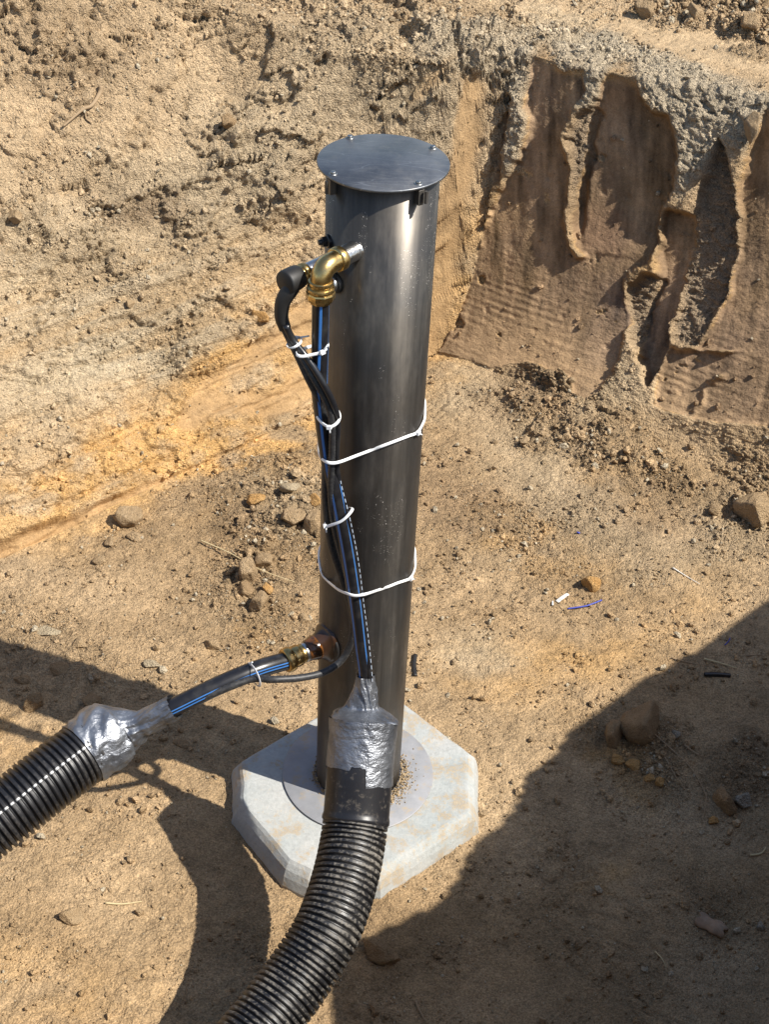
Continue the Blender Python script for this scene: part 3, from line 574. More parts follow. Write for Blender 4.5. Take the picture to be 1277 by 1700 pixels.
# cable gland behind the elbow
ga = cyl(552, 431); ge = onY(499, 456, -.095); gd = ge-ga; gd[2] = gd[2]*.45; gl = np.linalg.norm(gd); gd /= gl; ge = ga+gd*gl
gland = empty('cable_gland', ga, 'x', 'x'); bpy.data.objects.remove(gland)
V, Fc = lathe([(.0125, -.01), (.0125, gl-.012), (.0115, gl-.011), (.0115, gl-.008)], ga, gd, 36); g0 = mesh('gland_tube', V, Fc, m_sst, shaft)
V, Fc = join(lathe([(.0120, gl-.011), (.0150, gl-.010), (.0156, gl-.006), (.0150, gl-.002), (.0120, gl)], ga, gd, 36), hexp(ga+gd*(gl-.002), gd, .0158, .008, 8)); mesh('gland_nut', V, Fc, m_brass, g0)
GE = ga+gd*(gl+.005)
V, Fc = lathe([(.0150, -.002), (.0172, .001), (.0178, .008), (.0178, .024), (.0170, .0265), (.0158, .0275), (0, .028)], GE, gd, 36); cap = mesh('gland_cap', V, Fc, m_rub, g0)
# closed plugs
pg = cyl(557, 468); pd = np.array([pg[0]*1.1, pg[1], 0]); pd /= np.linalg.norm(pd)
V, Fc = lathe([(.0162, -.004), (.0162, .003), (.0150, .0048), (.0135, .005)], pg, pd, 36); plug = mesh('plug_seal', V, Fc, m_rub, shaft)
V, Fc = lathe([(.0140, .003), (.0140, .010), (.0128, .0118), (0, .0125)], pg, pd, 36); mesh('steel_plug', V, Fc, m_sst, plug)
bn = cyl(547, 400); bd = np.array([bn[0], bn[1]*.9, 0]); bd /= np.linalg.norm(bd)
V, Fc = join(lathe([(.0098, -.003), (.0100, .004), (.0085, .005)], bn, bd, 30), hexp(bn+bd*.004, bd, .0082, .008), lathe([(.0042, .011), (.0042, .016), (.003, .017), (0, .017)], bn, bd, 20)); mesh('bolt_cap', V, Fc, m_blk, shaft, smooth=False)
# lower outlet: saddle gasket, amber sleeve, steel ring, brass coupling
lo = cyl(542, 1066); ld = np.array([-.80, -.60, 0.]); ld /= np.linalg.norm(ld); tg = np.array([ld[1], -ld[0], 0])
outl = np.array([lo[0], lo[1], lo[2]])
V = []; Fc = []; seg = 48
for r_, hgt in ((.030, -.022), (.033, -.016), (.0335, -.006), (.0325, .002), (.0300, .004), (.0285, .0045), (.0250, .014), (.0205, .024), (.0165, .031), (.0160, .036)):
    for k_ in range(seg):
        t = 2*PI*k_/seg; sq = 1+ (.10*abs(math.sin(2*t))**1.5 if hgt < .01 else 0); wv = .006*math.sin(3*t+1)*(1 if hgt < .005 else .3)
        V.append(outl+ld*hgt+tg*math.cos(t)*(r_*.86*sq+wv*.5)+np.array([0, 0, 1])*math.sin(t)*(r_*1.08*sq+wv*.3))
for i in range(9):
    for k_ in range(seg): l_ = (k_+1) % seg; Fc.append((i*seg+k_, i*seg+l_, (i+1)*seg+l_, (i+1)*seg+k_))
gk = mesh('saddle_gasket', np.array(V), Fc, m_gask, shaft)
V, Fc = join(lathe([(.0335*1.02, 0), (.0345, .001), (.0345, .004), (.033, .005)], outl-ld*.004, ld, 48)); V = outl+(V-outl)@np.eye(3)
mesh('seal_ring', V, Fc, m_rub, gk)
V, Fc = lathe([(.0215, .020), (.0225, .024), (.0195, .034), (.0180, .042), (.0150, .045)], outl, ld, 40); mesh('amber_sleeve', V, Fc, m_grease, shaft)
V, Fc = lathe([(.0150, .041), (.0172, .042), (.0175, .0485), (.0150, .050)], outl, ld, 40); mesh('steel_ring', V, Fc, m_sst, shaft)
V, Fc = join(lathe([(.0150, .047), (.0168, .048), (.0172, .053), (.0160, .056)], outl, ld, 40), lathe([(.0160, .0545), (.0188, .056), (.0192, .060), (.0192, .069), (.0180, .071)], outl, ld, 8),
             lathe([(.0170, .070), (.0198, .0715), (.0215, .074), (.0222, .078), (.0218, .084), (.0200, .0865), (.0170, .087)], outl, ld, 40))
mesh('brass_coupling', V, Fc, m_brass, shaft)
PE = outl+ld*.084

# ------------------------------------------------------------------ pipes, cables, conduits
nk = onY(607, 1118, -.165)
P_ = [ELD+dn*.026, ELD+dn*.10, ELD+dn*.17, onY(534, 680, -.122), onY(545, 760, -.118), onY(561, 835, -.126), onY(578, 920, -.130), onY(591, 1000, -.138), onY(601, 1075, -.152), nk, nk+np.array([0, -.008, -.05])]
V, Fc, uv = sweep(spline(P_, .006), .0122, 28, ref=(.25, -1, 0)); up_ = mesh('water_pipe', V, Fc, m_pipe_u, None, uv=uv)
centre(up_); tag(up_, 'slim black water pipe with a blue stripe, hanging from the upper brass elbow', 'pipe', 'water pipes')
lnk = onY(290, 1173, -.195)
P_ = [PE-ld*.02, PE, onY(425, 1112, -.132), onY(360, 1139, -.165), lnk, onY(262, 1186, -.2)]
V, Fc, uv = sweep(spline(P_, .006), .0160, 32, ref=(0, -.8, .8)); lp_ = mesh('water_pipe', V, Fc, m_pipe_l, None, uv=uv)
centre(lp_); tag(lp_, 'short thick black water pipe with twin blue stripes, curving out of the lower brass coupling', 'pipe', 'water pipes')
lowP = spline(P_, .006)
# sleeve and cables from the gland cap
cs = GE+gd*.014
cable = empty('power_cable', cs, 'thick black power cable with a rubber sleeve, looping down from the black end cap', 'cable', 'cables strapped to the shaft')
sl_ = [cs+np.array([.002, 0, -.006]), onY(482, 480, -.115), onY(470, 500, -.118), onY(467, 525, -.12), onY(473, 545, -.12)]
V, Fc, uv = sweep(spline(sl_, .004), np.linspace(.0125, .0088, len(spline(sl_, .004))), 24); mesh('rubber_sleeve', V, Fc, m_rub, cable)
P_ = [sl_[-2], sl_[-1], onY(481, 562, -.122), onY(495, 590, -.128), onY(512, 627, -.134), onY(531, 665, -.130), onY(540, 700, -.126), onY(541, 760, -.122), onY(541, 830, -.12), onY(549, 900, -.115), onY(568, 960, -.112),
      onY(583, 1010, -.106), onY(585, 1055, -.104), onY(570, 1092, -.112), onY(540, 1115, -.132), onY(500, 1125, -.150), onY(455, 1128, -.165), onY(420, 1127, -.160), onY(385, 1139, -.172), onY(340, 1157, -.185), onY(288, 1180, -.200), onY(262, 1190, -.2)]
V, Fc, uv = sweep(spline(P_, .005), .0062, 18); mesh('cable_core', V, Fc, m_cable, cable)
mainX = spline(P_, .005)
def cable_(P_, r, mat, label, rf=None, ref=(0, -1, .3)):
    V, Fc, uv = sweep(spline(P_, .0025 if rf else .005), r, 18, ref=ref, rf=rf); o = mesh('signal_cable', V, Fc, mat, None, uv=uv); centre(o); return tag(o, label, 'cable', 'cables strapped to the shaft')
rib = lambda u, v: .0005*np.sin(v*2*PI/.006+u*2*PI)
cable_([onY(470, 536, -.122), onY(481, 563, -.116), onY(500, 592, -.132), onY(520, 627, -.142), onY(541, 665, -.144), onY(551, 700, -.142), onY(551, 760, -.138), onY(549, 820, -.132), onY(556, 880, -.128), onY(575, 950, -.126), onY(590, 1010, -.128), onY(597, 1060, -.145), onY(602, 1120, -.165), onY(603, 1140, -.17)],
       .0050, m_cable, 'ribbed grey cable running down the middle of the bundle', rib)
cable_([onY(474, 540, -.13), onY(487, 565, -.126), onY(508, 592, -.138), onY(531, 627, -.148), onY(551, 665, -.148), onY(560, 700, -.136), onY(558, 760, -.128), onY(562, 800, -.124), onY(577, 860, -.130), onY(591, 930, -.130), onY(600, 1000, -.138), onY(608, 1060, -.150), onY(614, 1120, -.172), onY(612, 1140, -.175)],
       .0050, m_dashc, 'black cable with a dashed white print, rightmost in the bundle', None, (.6, -1, 0))

def conduit(name, label, pathP, r, mat, rings_from, end_taper=None, ref=(0, -1, .4)):
    pass
PERIOD = .0104
def corr(X, r, mat, name, parent, ref):
    T, N, B = frames(X, ref); s = np.concatenate([[0], np.cumsum(np.linalg.norm(np.diff(X, axis=0), axis=1))])
    ph = (s/PERIOD) % 1; prof = sstep(.0, .10, ph)*sstep(.72, .60, ph); rr = r-.0068*(1-prof)
    seg = 72; V, Fc, uv = sweep(X, rr, seg, ref=ref, caps=False); o = mesh(name, V, Fc, mat, parent, uv=uv)
    a = o.data.attributes.new('Rid', 'FLOAT', 'POINT'); a.data.foreach_set('value', np.repeat(prof, seg).astype(np.float32)); return o
# front conduit
RC = .0545
ctop = onz(604.5, 1195, .362); cbot = onz(590, 1367, .235)
cf = empty('corrugated_conduit', ctop, 'dusty black corrugated conduit curving down over the slab, its taped mouth against the steel shaft', 'conduit', 'corrugated conduits')
Pc = [ctop, (ctop+cbot)/2+np.array([0, .003, .003]), cbot, onz(575, 1450, .20), onz(545, 1540, .168), onz(496, 1620, .135), onz(436, 1700, .11), onz(362, 1785, .09), onz(270, 1880, .06), onz(160, 1980, .02), onz(0, 2100, .006), onz(-300, 2300, .006)]
Xc = spline(Pc, .001); sc_ = np.concatenate([[0], np.cumsum(np.linalg.norm(np.diff(Xc, axis=0), axis=1))])
ib = int(np.argmin(np.linalg.norm(Xc-cbot, axis=1))); corr(Xc[ib:], RC, m_hose_f, 'corrugated_tube', cf, (0, -1, .4))
Xs = Xc[:ib+8:6]; nS = len(Xs); rs = np.full(nS, .0550); rs[-3:] = .0565; rs[-1] = .0520
V, Fc, uv = sweep(Xs, rs, 72, ref=(0, -1, .4), caps=False, rf=lambda u, v: .0007*np.sin(v*2*PI/.0128)*np.exp(-((u-.06)/.05)**2)); sleeve = mesh('sleeve', V, Fc, m_collar, cf)
# tape skirt: grid round the sleeve with a stepped torn lower edge
T, N, B = frames(Xc[:ib+1:4], (0, -1, .4)); Xt = Xc[:ib+1:4]; st_ = np.concatenate([[0], np.cumsum(np.linalg.norm(np.diff(Xt, axis=0), axis=1))])
segT = 160; rows = 40; V = []; Fc = []
EDG = fbm(np.arange(segT)*1., np.zeros(segT), 7., 4, 2, .6); SKN = fbm(*np.meshgrid(np.arange(segT)*1., np.arange(rows+1)*2.), 22., 5, 3, .6)
for i in range(rows+1):
    for k_ in range(segT):
        th = 2*PI*k_/segT
        # screen-right component of this direction tells which strip it belongs to
        dr = (math.cos(th)*N[10]+math.sin(th)*B[10]); lr = dr[0]
        Lb = .080 if lr < -.28 else (.074 if lr < .18 else .104)
        if dr[1] > .1: Lb = .085
        Lb += .0035*EDG[k_]
        v_ = i/rows*Lb; x = np.array([np.interp(v_, st_, Xt[:, c_]) for c_ in range(3)])
        rw = .0563+.0016*SKN[i, k_]+.0012*max(0, 1-v_/.012)+(.0007 if v_ < .024+.004*math.sin(k_*.1) else 0)
        V.append(x+rw*(math.cos(th)*N[10]+math.sin(th)*B[10]))
for i in range(rows):
    for k_ in range(segT): l_ = (k_+1) % segT; Fc.append((i*segT+k_, i*segT+l_, (i+1)*segT+l_, (i+1)*segT+k_))
mesh('tape_skirt', np.array(V), Fc, m_tape, cf)
# tape cap gathered up to the pipe
def cone_loft(name, parent, rings, mat, seg=120, wr=.0035, k0=1, web=None):
    """rings: (centre, axis, radius, ref)"""
    V = []; Fc = []; m = len(rings); base = rings[0]
    for i, (c_, ax, r_, rf_) in enumerate(rings):
        ax = np.array(ax, float); ax /= np.linalg.norm(ax); n_ = np.array(rf_, float); n_ -= ax*(n_@ax); n_ /= np.linalg.norm(n_); b_ = np.cross(ax, n_)
        th = np.linspace(0, 2*PI, seg, endpoint=False)
        wri = wr*(fbm(np.cos(th)*4+i*.33, np.sin(th)*4+i*.21, 1.1, 4, k0)+.7*np.sin(th*9+i*.35)*fbm(np.cos(th)*2+9, np.sin(th)*2+i*.1, 1., 2, 3))
        rr = r_+wri*min(1, i/2+.15)*min(1, r_/.03)
        dirs = np.cos(th)[:, None]*n_+np.sin(th)[:, None]*b_
        if web is not None: rr = rr+web[0][i]*np.clip(dirs@np.array(web[1]), 0, 1)**5
        V.append(np.array(c_)+rr[:, None]*dirs)
    for i in range(m-1):
        for k_ in range(seg): l_ = (k_+1) % seg; Fc.append((i*seg+k_, i*seg+l_, (i+1)*seg+l_, (i+1)*seg+k_))
    return mesh(name, np.vstack(V), Fc, mat, parent)
ax0 = Xc[0]-Xc[10]; ax0 /= np.linalg.norm(ax0); nk2 = onY(607, 1120, -.165); nb = onY(609, 1174, -.182); rings = []; web = []
for t in np.linspace(0, 1, 30):
    if t < .12: c_ = ctop+ax0*(t*.03-.004); r_ = .0572; wb = 0
    elif t < .5: u = (t-.12)/.38; c_ = (ctop+ax0*.002)*(1-u)+nb*u; r_ = .056*(1-u)**.9+.0205*u; wb = .016*math.sin(u*PI/2)
    else: u = (t-.5)/.5; c_ = nb*(1-u)+nk2*u; r_ = .0205-.006*u; wb = .016*(1-u)**1.6
    rings.append((c_, ax0*(1-t)+(nk2-nb)/np.linalg.norm(nk2-nb)*t, r_, (0, -1, .3))); web.append(wb)
cone_loft('tape_cap', cf, rings, m_tape, wr=.0060, web=(web, (-1, 0, 0)))

# left conduit
cend = onz(152, 1240, .292)
cl = empty('corrugated_conduit', cend, 'clean glossy black corrugated conduit with a dashed white line, leaving at the left edge', 'conduit', 'corrugated conduits')
dz = onz(0, 1357, .255)
Pl = [cend, onz(75, 1298, .277), dz, onz(-90, 1424, .22), onz(-200, 1505, .17), onz(-400, 1650, .05), onz(-600, 1800, -.02), onz(-900, 2000, -.024)]
Xl = spline(Pl, .001); corr(Xl, RC, m_hose_l, 'corrugated_tube', cl, (-.1, -.5, 1))
axl = Xl[0]-Xl[20]; axl /= np.linalg.norm(axl); rings = []
la = np.linalg.norm(onz(190, 1214, .30)-cend); ce_ = cend+axl*la; nb = onY(241, 1199, -.2)
for t in np.linspace(-.2, 1, 40):
    if t < 0: c_ = cend+axl*t*.10; r_ = .0568; a_ = axl
    elif t < .3: u = t/.3; c_ = cend+axl*la*u; r_ = .0568+.003*math.sin(u*PI); a_ = axl
    elif t < .62: u = (t-.3)/.32; c_ = ce_*(1-u)+nb*u; r_ = .0205+.0355*(1-u)**1.25; a_ = axl*(1-u)+(lnk-nb)/np.linalg.norm(lnk-nb)*u
    else: u = (t-.62)/.38; c_ = nb*(1-u)+lnk*u; r_ = .0225-.002*u; a_ = lnk-nb
    rings.append((c_, a_, r_, (0, -1, .6)))
rings[0] = (rings[0][0], rings[0][1], .0552, rings[0][3])
cone_loft('tape_cap', cl, rings, m_tape, wr=.0055, k0=4)

# ------------------------------------------------------------------ cable ties
def tie(P_, label, head=0, r=.0016, tail=None, closed=True, hs=.0064, nrm=None):
    X = spline(P_, .004, closed); V, Fc, uv = sweep(X, r, 8, closed=closed, scale=(1.55, .5), ref=(.3, -.3, 1)); hp = np.array(P_[head], float)
    d = np.array(P_[(head+1) % len(P_)])-np.array(P_[head-1]); d /= np.linalg.norm(d); nr = np.array(nrm if nrm is not None else (-.2, -1, .3), float); nr -= d*(nr@d); nr /= np.linalg.norm(nr)
    e = empty('cable_tie', hp, label, 'cable tie', 'white cable ties'); mesh('strap', V, Fc, m_tie, e)
    V, Fc = box(hp+nr*.0015, d, nr, np.cross(d, nr), hs*1.05, hs*.8, hs); mesh('tie_head', V, Fc, m_tie, e, smooth=False)
    if tail is not None:
        V, Fc, uv = sweep(np.array([hp, hp+(np.array(tail)-hp)*.5, tail]), .0013, 6); mesh('tail', V, Fc, m_tie, e)
    return e
def ringP(c_, ax, rx, ry=None, n=12, ref=(0, -1, 0), ph=0):
    ax = np.array(ax, float); ax /= np.linalg.norm(ax); n_ = np.array(ref, float); n_ -= ax*(n_@ax); n_ /= np.linalg.norm(n_); b_ = np.cross(ax, n_)
    return [np.array(c_)+rx*math.cos(t+ph)*n_+(ry or rx)*math.sin(t+ph)*b_ for t in np.linspace(0, 2*PI, n, endpoint=False)]
# around the cable just below its sleeve
c_ = (onY(481, 562, -.122)+onY(497, 590, -.131))/2+(0, 0, .003)
tie(ringP(c_+np.array([0, 0, .004]), (.5, 0, -1), .0125, .0115), 'small white cable tie round the cables just under the rubber sleeve', 6, tail=c_+np.array([.02, .01, .01]))
# round pipe and cables
tie([onY(492, 588, -.146), onY(500, 592, -.150), onY(518, 589, -.147), onY(534, 585, -.144), onY(543, 578, -.130), onY(544, 570, -.105), onY(520, 574, -.100), onY(497, 582, -.118)],
    'white cable tie joining the upper water pipe to the cables', 3, tail=onY(545, 572, -.146), hs=.007)
tie([onY(525, 690, -.128), onY(533, 701, -.142), onY(547, 709, -.152), onY(560, 702, -.148), onY(565, 690, -.130), onY(560, 680, -.100), onY(540, 678, -.096), onY(526, 682, -.108)],
    'white cable tie round the bundle between sleeve and long strap', 2, tail=onY(548, 719, -.155), nrm=(0, -1, .2))
tie([onY(541, 873, -.134), onY(552, 871, -.145), onY(567, 865, -.150), onY(580, 853, -.144), onY(584, 843, -.118), onY(560, 846, -.095), onY(542, 858, -.105)],
    'white cable tie low on the bundle, its head at the left of the cables', 0, tail=onY(542, 884, -.138))
def bigtie(front, knot, label, tail, zback, r=.0826):
    P_ = front[:]; a0 = math.atan2(front[-1][1], front[-1][0]); a1 = math.atan2(front[0][1], front[0][0])
    while a1 < a0: a1 += 2*PI
    z0, z1 = front[-1][2], front[0][2]
    for t in np.linspace(0, 1, 9)[1:-1]: a = a0+(a1-a0)*t; P_.append(np.array([r*math.cos(a), r*math.sin(a), z0+(z1-z0)*t+zback*math.sin(t*PI)]))
    return tie(P_, label, knot, tail=tail, hs=.0072, nrm=np.array(front[knot])*(1, 1, 0))
fr = [onY(528, 738, -.075), onY(531, 757, -.112), onY(540, 766, -.140), onY(552, 769, -.1455), onY(567, 766, -.139), onY(588, 758, -.118)]
fr += [cyl(x, y, .0828) for x, y in ((612, 749), (636, 740), (660, 731), (678, 724), (693, 718), (702, 704), (706, 690))]
bigtie(fr, 10, 'long white strap binding the bundle to the shaft, the upper of two', cyl(701, 722, .087), .03)
fr = [cyl(533, 950, .0818), cyl(542, 963, .0825), onY(560, 978, -.112), onY(575, 985, -.148), onY(590, 989, -.156), onY(604, 987, -.154), onY(615, 984, -.134)]
fr += [cyl(x, y, .0828) for x, y in ((630, 979), (645, 974), (660, 968), (672, 964), (681, 960), (688, 948), (690, 933))]
bigtie(fr, 11, 'long white strap binding the bundle to the shaft, the lower of two', cyl(688, 962, .087), .03)
i_ = int(np.argmin([abs(proj(q)[0]-421) for q in lowP])); c_ = lowP[i_]; ax_ = lowP[i_+1]-lowP[i_-1]
i2 = int(np.argmin([abs(proj(q)[0]-421)+(9e3 if k_ < len(mainX)*.7 else 0) for k_, q in enumerate(mainX)])); c2 = mainX[i2]; mid = (c_+c2)/2; dv = c2-c_; hl = np.linalg.norm(dv)/2
tie(ringP(mid, ax_, hl+.0125, .0180, 14, ref=dv), 'white cable tie on the lower water pipe near the brass coupling', 6, hs=.006, tail=c_+np.array([0, -.01, .03]))

# ------------------------------------------------------------------ rocks and clods, one by one
import bmesh
def rock(x, y, wpx, hpx, mat, label, seed, flat=.75, rot=None, group=None, name='clod', cat='clod', sink=.22):
    p_, nrm = gpt(x, y+hpx*.22); dist = np.linalg.norm(p_-C0); w_ = wpx*dist/FPX; h_ = hpx*dist/FPX
    rg = np.random.default_rng(seed); bm = bmesh.new(); bmesh.ops.create_icosphere(bm, subdivisions=4, radius=1)
    V = np.array([v.co[:] for v in bm.verts]); Fc = [tuple(v.index for v in f.verts) for f in bm.faces]; bm.free()
    D_ = rg.normal(size=(13, 3)); D_ /= np.linalg.norm(D_, axis=1)[:, None]; d_ = rg.uniform(.46, .8, 13)
    q = V@D_.T; lim = np.where(q > .05, d_/np.maximum(q, .05), 9).min(1); rr = np.minimum(1, lim)
    rr = rr*(1+.07*fbm(V[:, 0]+V[:, 2]*.7+seed, V[:, 1]-V[:, 2]*.6, .5, 4, seed % 7)+.05*fbm(V[:, 0]-V[:, 2], V[:, 1]+V[:, 2]+seed, .14, 3, 2))
    V = V*rr[:, None]; V = V/np.abs(V).max(0)
    hz = max(h_*.60, w_*.2)*min(1, flat+.1); V *= np.array([w_/2, h_*.62, hz]); a_ = rad(rot if rot is not None else rg.uniform(-25, 25)); c_, s_ = math.cos(a_), math.sin(a_)
    V = V@np.array([[c_, s_, 0], [-s_, c_, 0], [0, 0, 1]])
    up_ = nrm*.6+np.array([0, 0, .6]); up_ /= np.linalg.norm(up_); e1 = np.cross([0, 1, 0], up_); e1 /= np.linalg.norm(e1); e2 = np.cross(up_, e1)
    V = V[:, :1]*e1+V[:, 1:2]*e2+V[:, 2:]*up_+up_*hz*.35
    me = bpy.data.meshes.new(name); me.from_pydata(V.tolist(), [], Fc); me.polygons.foreach_set('use_smooth', [True]*len(Fc)); me.materials.append(mat)
    o = bpy.data.objects.new(name, me); COL.objects.link(o); o.location = p_; return tag(o, label, cat, group)
GF = 'clods and stones lying on the pit floor'; GB_ = 'clods stuck in the banks'
for i, (x, y, wp, hp, mt, lb, fl) in enumerate([
    (214, 853, 52, 36, r_tan, 'largest tan clod at the foot of the left bank, dark hollow on its left', .9),
    (226, 884, 30, 16, r_tan, 'small flat clod just below the big tan clod at the left bank', .6),
    (182, 893, 20, 20, r_tan, 'small crumbly lump left below the big tan clod at the left bank', .7),
    (486, 858, 52, 32, r_tan, 'wide brown clod left of the shaft, deep shadow at its left end', .7),
    (522, 858, 34, 36, r_tan, 'squarish clod touching the left side of the shaft', .8),
    (478, 806, 44, 26, r_pale, 'rounded pale clod left of the bundle above the brown clods', .6),
    (424, 823, 34, 20, r_orange, 'flat orange clod under the scraped strip of the left bank', .6),
    (523, 822, 22, 28, r_orange, 'orange clod against the shaft above the squarish clod', .7),
    (412, 942, 40, 34, r_tan, 'topmost of the clods piled left of the shaft', .9),
    (441, 922, 32, 30, r_tan, 'angular clod right behind the topmost of the piled clods', .8),
    (408, 972, 32, 24, r_brown, 'middle clod of the pile left of the shaft', .8),
    (428, 994, 40, 32, r_tan, 'lowest, slab-like clod of the pile left of the shaft', .8),
    (441, 974, 18, 16, r_orange, 'small orange clod beside the pile left of the shaft', .9),
    (504, 1020, 20, 14, r_tan, 'small clod just left of the shaft above the saddle gasket', .8),
    (133, 1062, 28, 20, r_tan, 'clod with a small dark shadow on the sunlit floor near the left edge', .9),
    (76, 1042, 46, 18, r_pale, 'flat pale flake lying on the edge of the shaft shadow at the left', .35),
    (252, 1096, 30, 16, r_pale, 'low oval clod above the silver tape of the left conduit', .6),
    (355, 1063, 28, 20, r_tan, 'tilted clod on the floor above the lower water pipe', .7),
    (165, 925, 24, 16, r_tan, 'small clod half sunk in the floor below the left bank', .6),
    (40, 1122, 30, 18, r_brown, 'small shaded clod near the left edge, above the larger shaded one', .6),
    (60, 1160, 34, 32, r_brown, 'angular shaded clod near the left edge inside the shaft shadow', .9),
    (99, 1102, 44, 26, r_brown, 'broad flat clod half buried in the shaft shadow', .4),
    (152, 1160, 30, 26, r_brown, 'shaded clod peeping out behind the silver tape', .8),
    (306, 1228, 40, 15, r_brown, 'flat shaded stone between the left conduit and the slab', .45),
    (116, 1513, 46, 26, r_tan, 'tan block alone on the sunlit floor at the lower left', .8),
    (232, 1509, 18, 13, r_tan, 'small crumb beside the yellow straw at the lower left', .9),
    (1064, 1192, 84, 64, r_brown, 'largest shaded rock on the right of the floor', .95),
    (1014, 1212, 36, 42, r_brown, 'rounded stone leaning on the left of the largest shaded rock', .9),
    (1024, 1254, 26, 18, r_orange, 'orange broken clod directly below the rounded stone', .7),
    (1052, 1262, 30, 22, r_orange, 'orange broken clod below the largest shaded rock', .6),
    (1078, 1285, 24, 16, r_orange, 'orange broken clod, second lowest of the line under the big rock', .7),
    (1096, 1295, 16, 14, r_orange, 'orange broken clod, lowest of the line under the big rock', .8),
    (1204, 1326, 32, 44, r_brown, 'upright brown stone, left of the pair at the right edge', .9),
    (1236, 1326, 30, 28, r_grey, 'greyer stone, right of the pair at the right edge', .9),
    (1187, 1359, 18, 13, r_orange, 'tiny orange stone below the pair at the right edge', .8),
    (1124, 1217, 20, 14, r_grey, 'small grey pebble right of the largest shaded rock', .8),
    (1250, 838, 64, 58, r_tan, 'big smooth tan rock at the right edge by the foot of the cut wall', 1.),
    (1189, 840, 24, 18, r_tan, 'small clod left of the big smooth rock at the right edge', .8),
    (982, 962, 38, 32, r_orange, 'orange brown clod alone in the sun right of the shaft', .9),
    (702, 747, 22, 12, r_brown, 'dark clod close to the right side of the shaft', .7),
    (628, 1568, 38, 58, r_brown, 'long tilted shaded stone right of the front conduit', .5),
    (960, 1565, 16, 14, r_brown, 'small shaded pebble alone in the lower right', .8),
    (1268, 1535, 18, 14, r_grey, 'pebble at the right edge above the clay tile piece', .8),
    ]):
    rock(x, y, wp, hp, mt, lb, 40+i, fl, rot=(65 if i == 40 else None), group=GF)
for i, (x, y, wp, hp, mt, lb, fl) in enumerate([
    (378, 200, 26, 26, r_brown, 'brown clod in the hollow of the upper left bank', 1.),
    (216, 500, 18, 14, r_tan, 'small clod beside a crack in the left bank', .8),
    (26, 362, 28, 24, r_tan, 'rounded clod above the long crack at the left edge', .8),
    (442, 523, 26, 28, r_orange, 'orange clod in the scraped hollow of the left bank', .9),
    (1248, 208, 26, 44, r_tan, 'tan clod hanging under the rim at the right edge', .8),
    (1068, 12, 30, 26, r_tan, 'large clod at the left end of the heap beyond the rim', .9),
    (1150, 18, 34, 24, r_tan, 'large clod in the middle of the heap beyond the rim', .9),
    (1235, 30, 36, 28, r_tan, 'large clod at the right end of the heap beyond the rim', .9),
    ]):
    rock(x, y, wp, hp, mt, lb, 140+i, fl, group=GB_)

# ------------------------------------------------------------------ litter, roots and straws
def strand(px_, r, mat, name, label, cat, lift=.002, taper=True, raise_=None, seg=8, group=None, scale=(1, 1)):
    P_ = [gpt(x, y)[0]+np.array([0, 0, lift+(raise_[i] if raise_ else 0)]) for i, (x, y) in enumerate(px_)]
    X_ = spline(P_, .004); m = len(X_); rr = r*(1-.6*np.linspace(0, 1, m)) if taper else r
    V, Fc, uv = sweep(X_, rr, seg, ref=(.1, .2, 1), scale=scale); o = mesh(name, V, Fc, mat); centre(o); return tag(o, label, cat, group)
m_root = M('dry root', (.30, .21, .12), .85); m_straw = M('dry straw', (.50, .40, .22), .7); m_blue = M('blue plastic thread', (.03, .05, .32), .45); m_white = M('white plastic', (.72, .70, .64), .5)
m_tile = M('dusty clay tile', (.36, .25, .17), .9); n = NT(m_tile); q = n.noise(n.coord(), 70, 5, .65); n.out(n.mix(n.mr(q, .3, .7, 0, 1), (.34, .235, .155), (.22, .15, .095)), None, n.bump(q, .002, .5))
strand([(172, 150), (170, 163), (155, 180), (138, 193), (118, 206), (106, 213)], .0062, m_root, 'root', 'thick pale root bent across the upper left bank', 'root', .012)
strand([(146, 188), (148, 200), (156, 206)], .003, m_root, 'root', 'short side root under the thick bent root in the upper left bank', 'root', .006)
strand([(1084, 1216), (1112, 1240), (1148, 1272), (1172, 1312), (1176, 1335), (1168, 1365)], .0016, m_root, 'root', 'thin root arching down from the largest shaded rock', 'root', .004)
strand([(1140, 1235), (1160, 1250), (1174, 1256)], .0022, m_root, 'root', 'short dark root right of the thin arching root', 'root', .003)
strand([(1250, 1420), (1268, 1418), (1276, 1400)], .0022, m_straw, 'root', 'hooked pale root at the right edge', 'root', .004)
strand([(335, 896), (380, 918), (430, 948), (486, 966)], .0018, m_straw, 'straw', 'long pale straw across the pile of clods left of the shaft', 'straw', .006)
strand([(172, 1497), (205, 1498), (238, 1494)], .0022, m_straw, 'straw', 'yellow straw by the tan block at the lower left', 'straw', .002)
strand([(1118, 940), (1140, 954), (1163, 968)], .0016, m_white, 'straw', 'whitish straw on the sunlit floor at the right', 'straw', .003)
strand([(1115, 1089), (1150, 1099), (1176, 1102)], .0016, m_root, 'twig', 'thin dark twig left of the pale twig in the shade', 'twig', .003)
strand([(1172, 1092), (1198, 1100), (1225, 1107)], .0026, m_straw, 'twig', 'pale twig above the black pipe offcut', 'twig', .004)
strand([(1240, 1086), (1262, 1084), (1277, 1085)], .0016, m_root, 'twig', 'dark twig running off the right edge', 'twig', .003)
strand([(1103, 1255), (1125, 1290), (1150, 1320)], .0014, m_root, 'twig', 'fine twig beside the orange broken clods', 'twig', .003)
strand([(1092, 1582), (1100, 1594), (1108, 1606)], .0015, m_straw, 'twig', 'short straw coloured twig in the lower right shade', 'twig', .003)
strand([(690, 1660), (698, 1675), (704, 1695)], .0022, m_root, 'twig', 'dark twig at the bottom edge right of the conduit', 'twig', .003)
strand([(944, 1008), (966, 1006), (983, 1000), (998, 994)], .0018, m_blue, 'plastic_thread', 'blue thread below the orange brown clod', 'thread', .003, False)
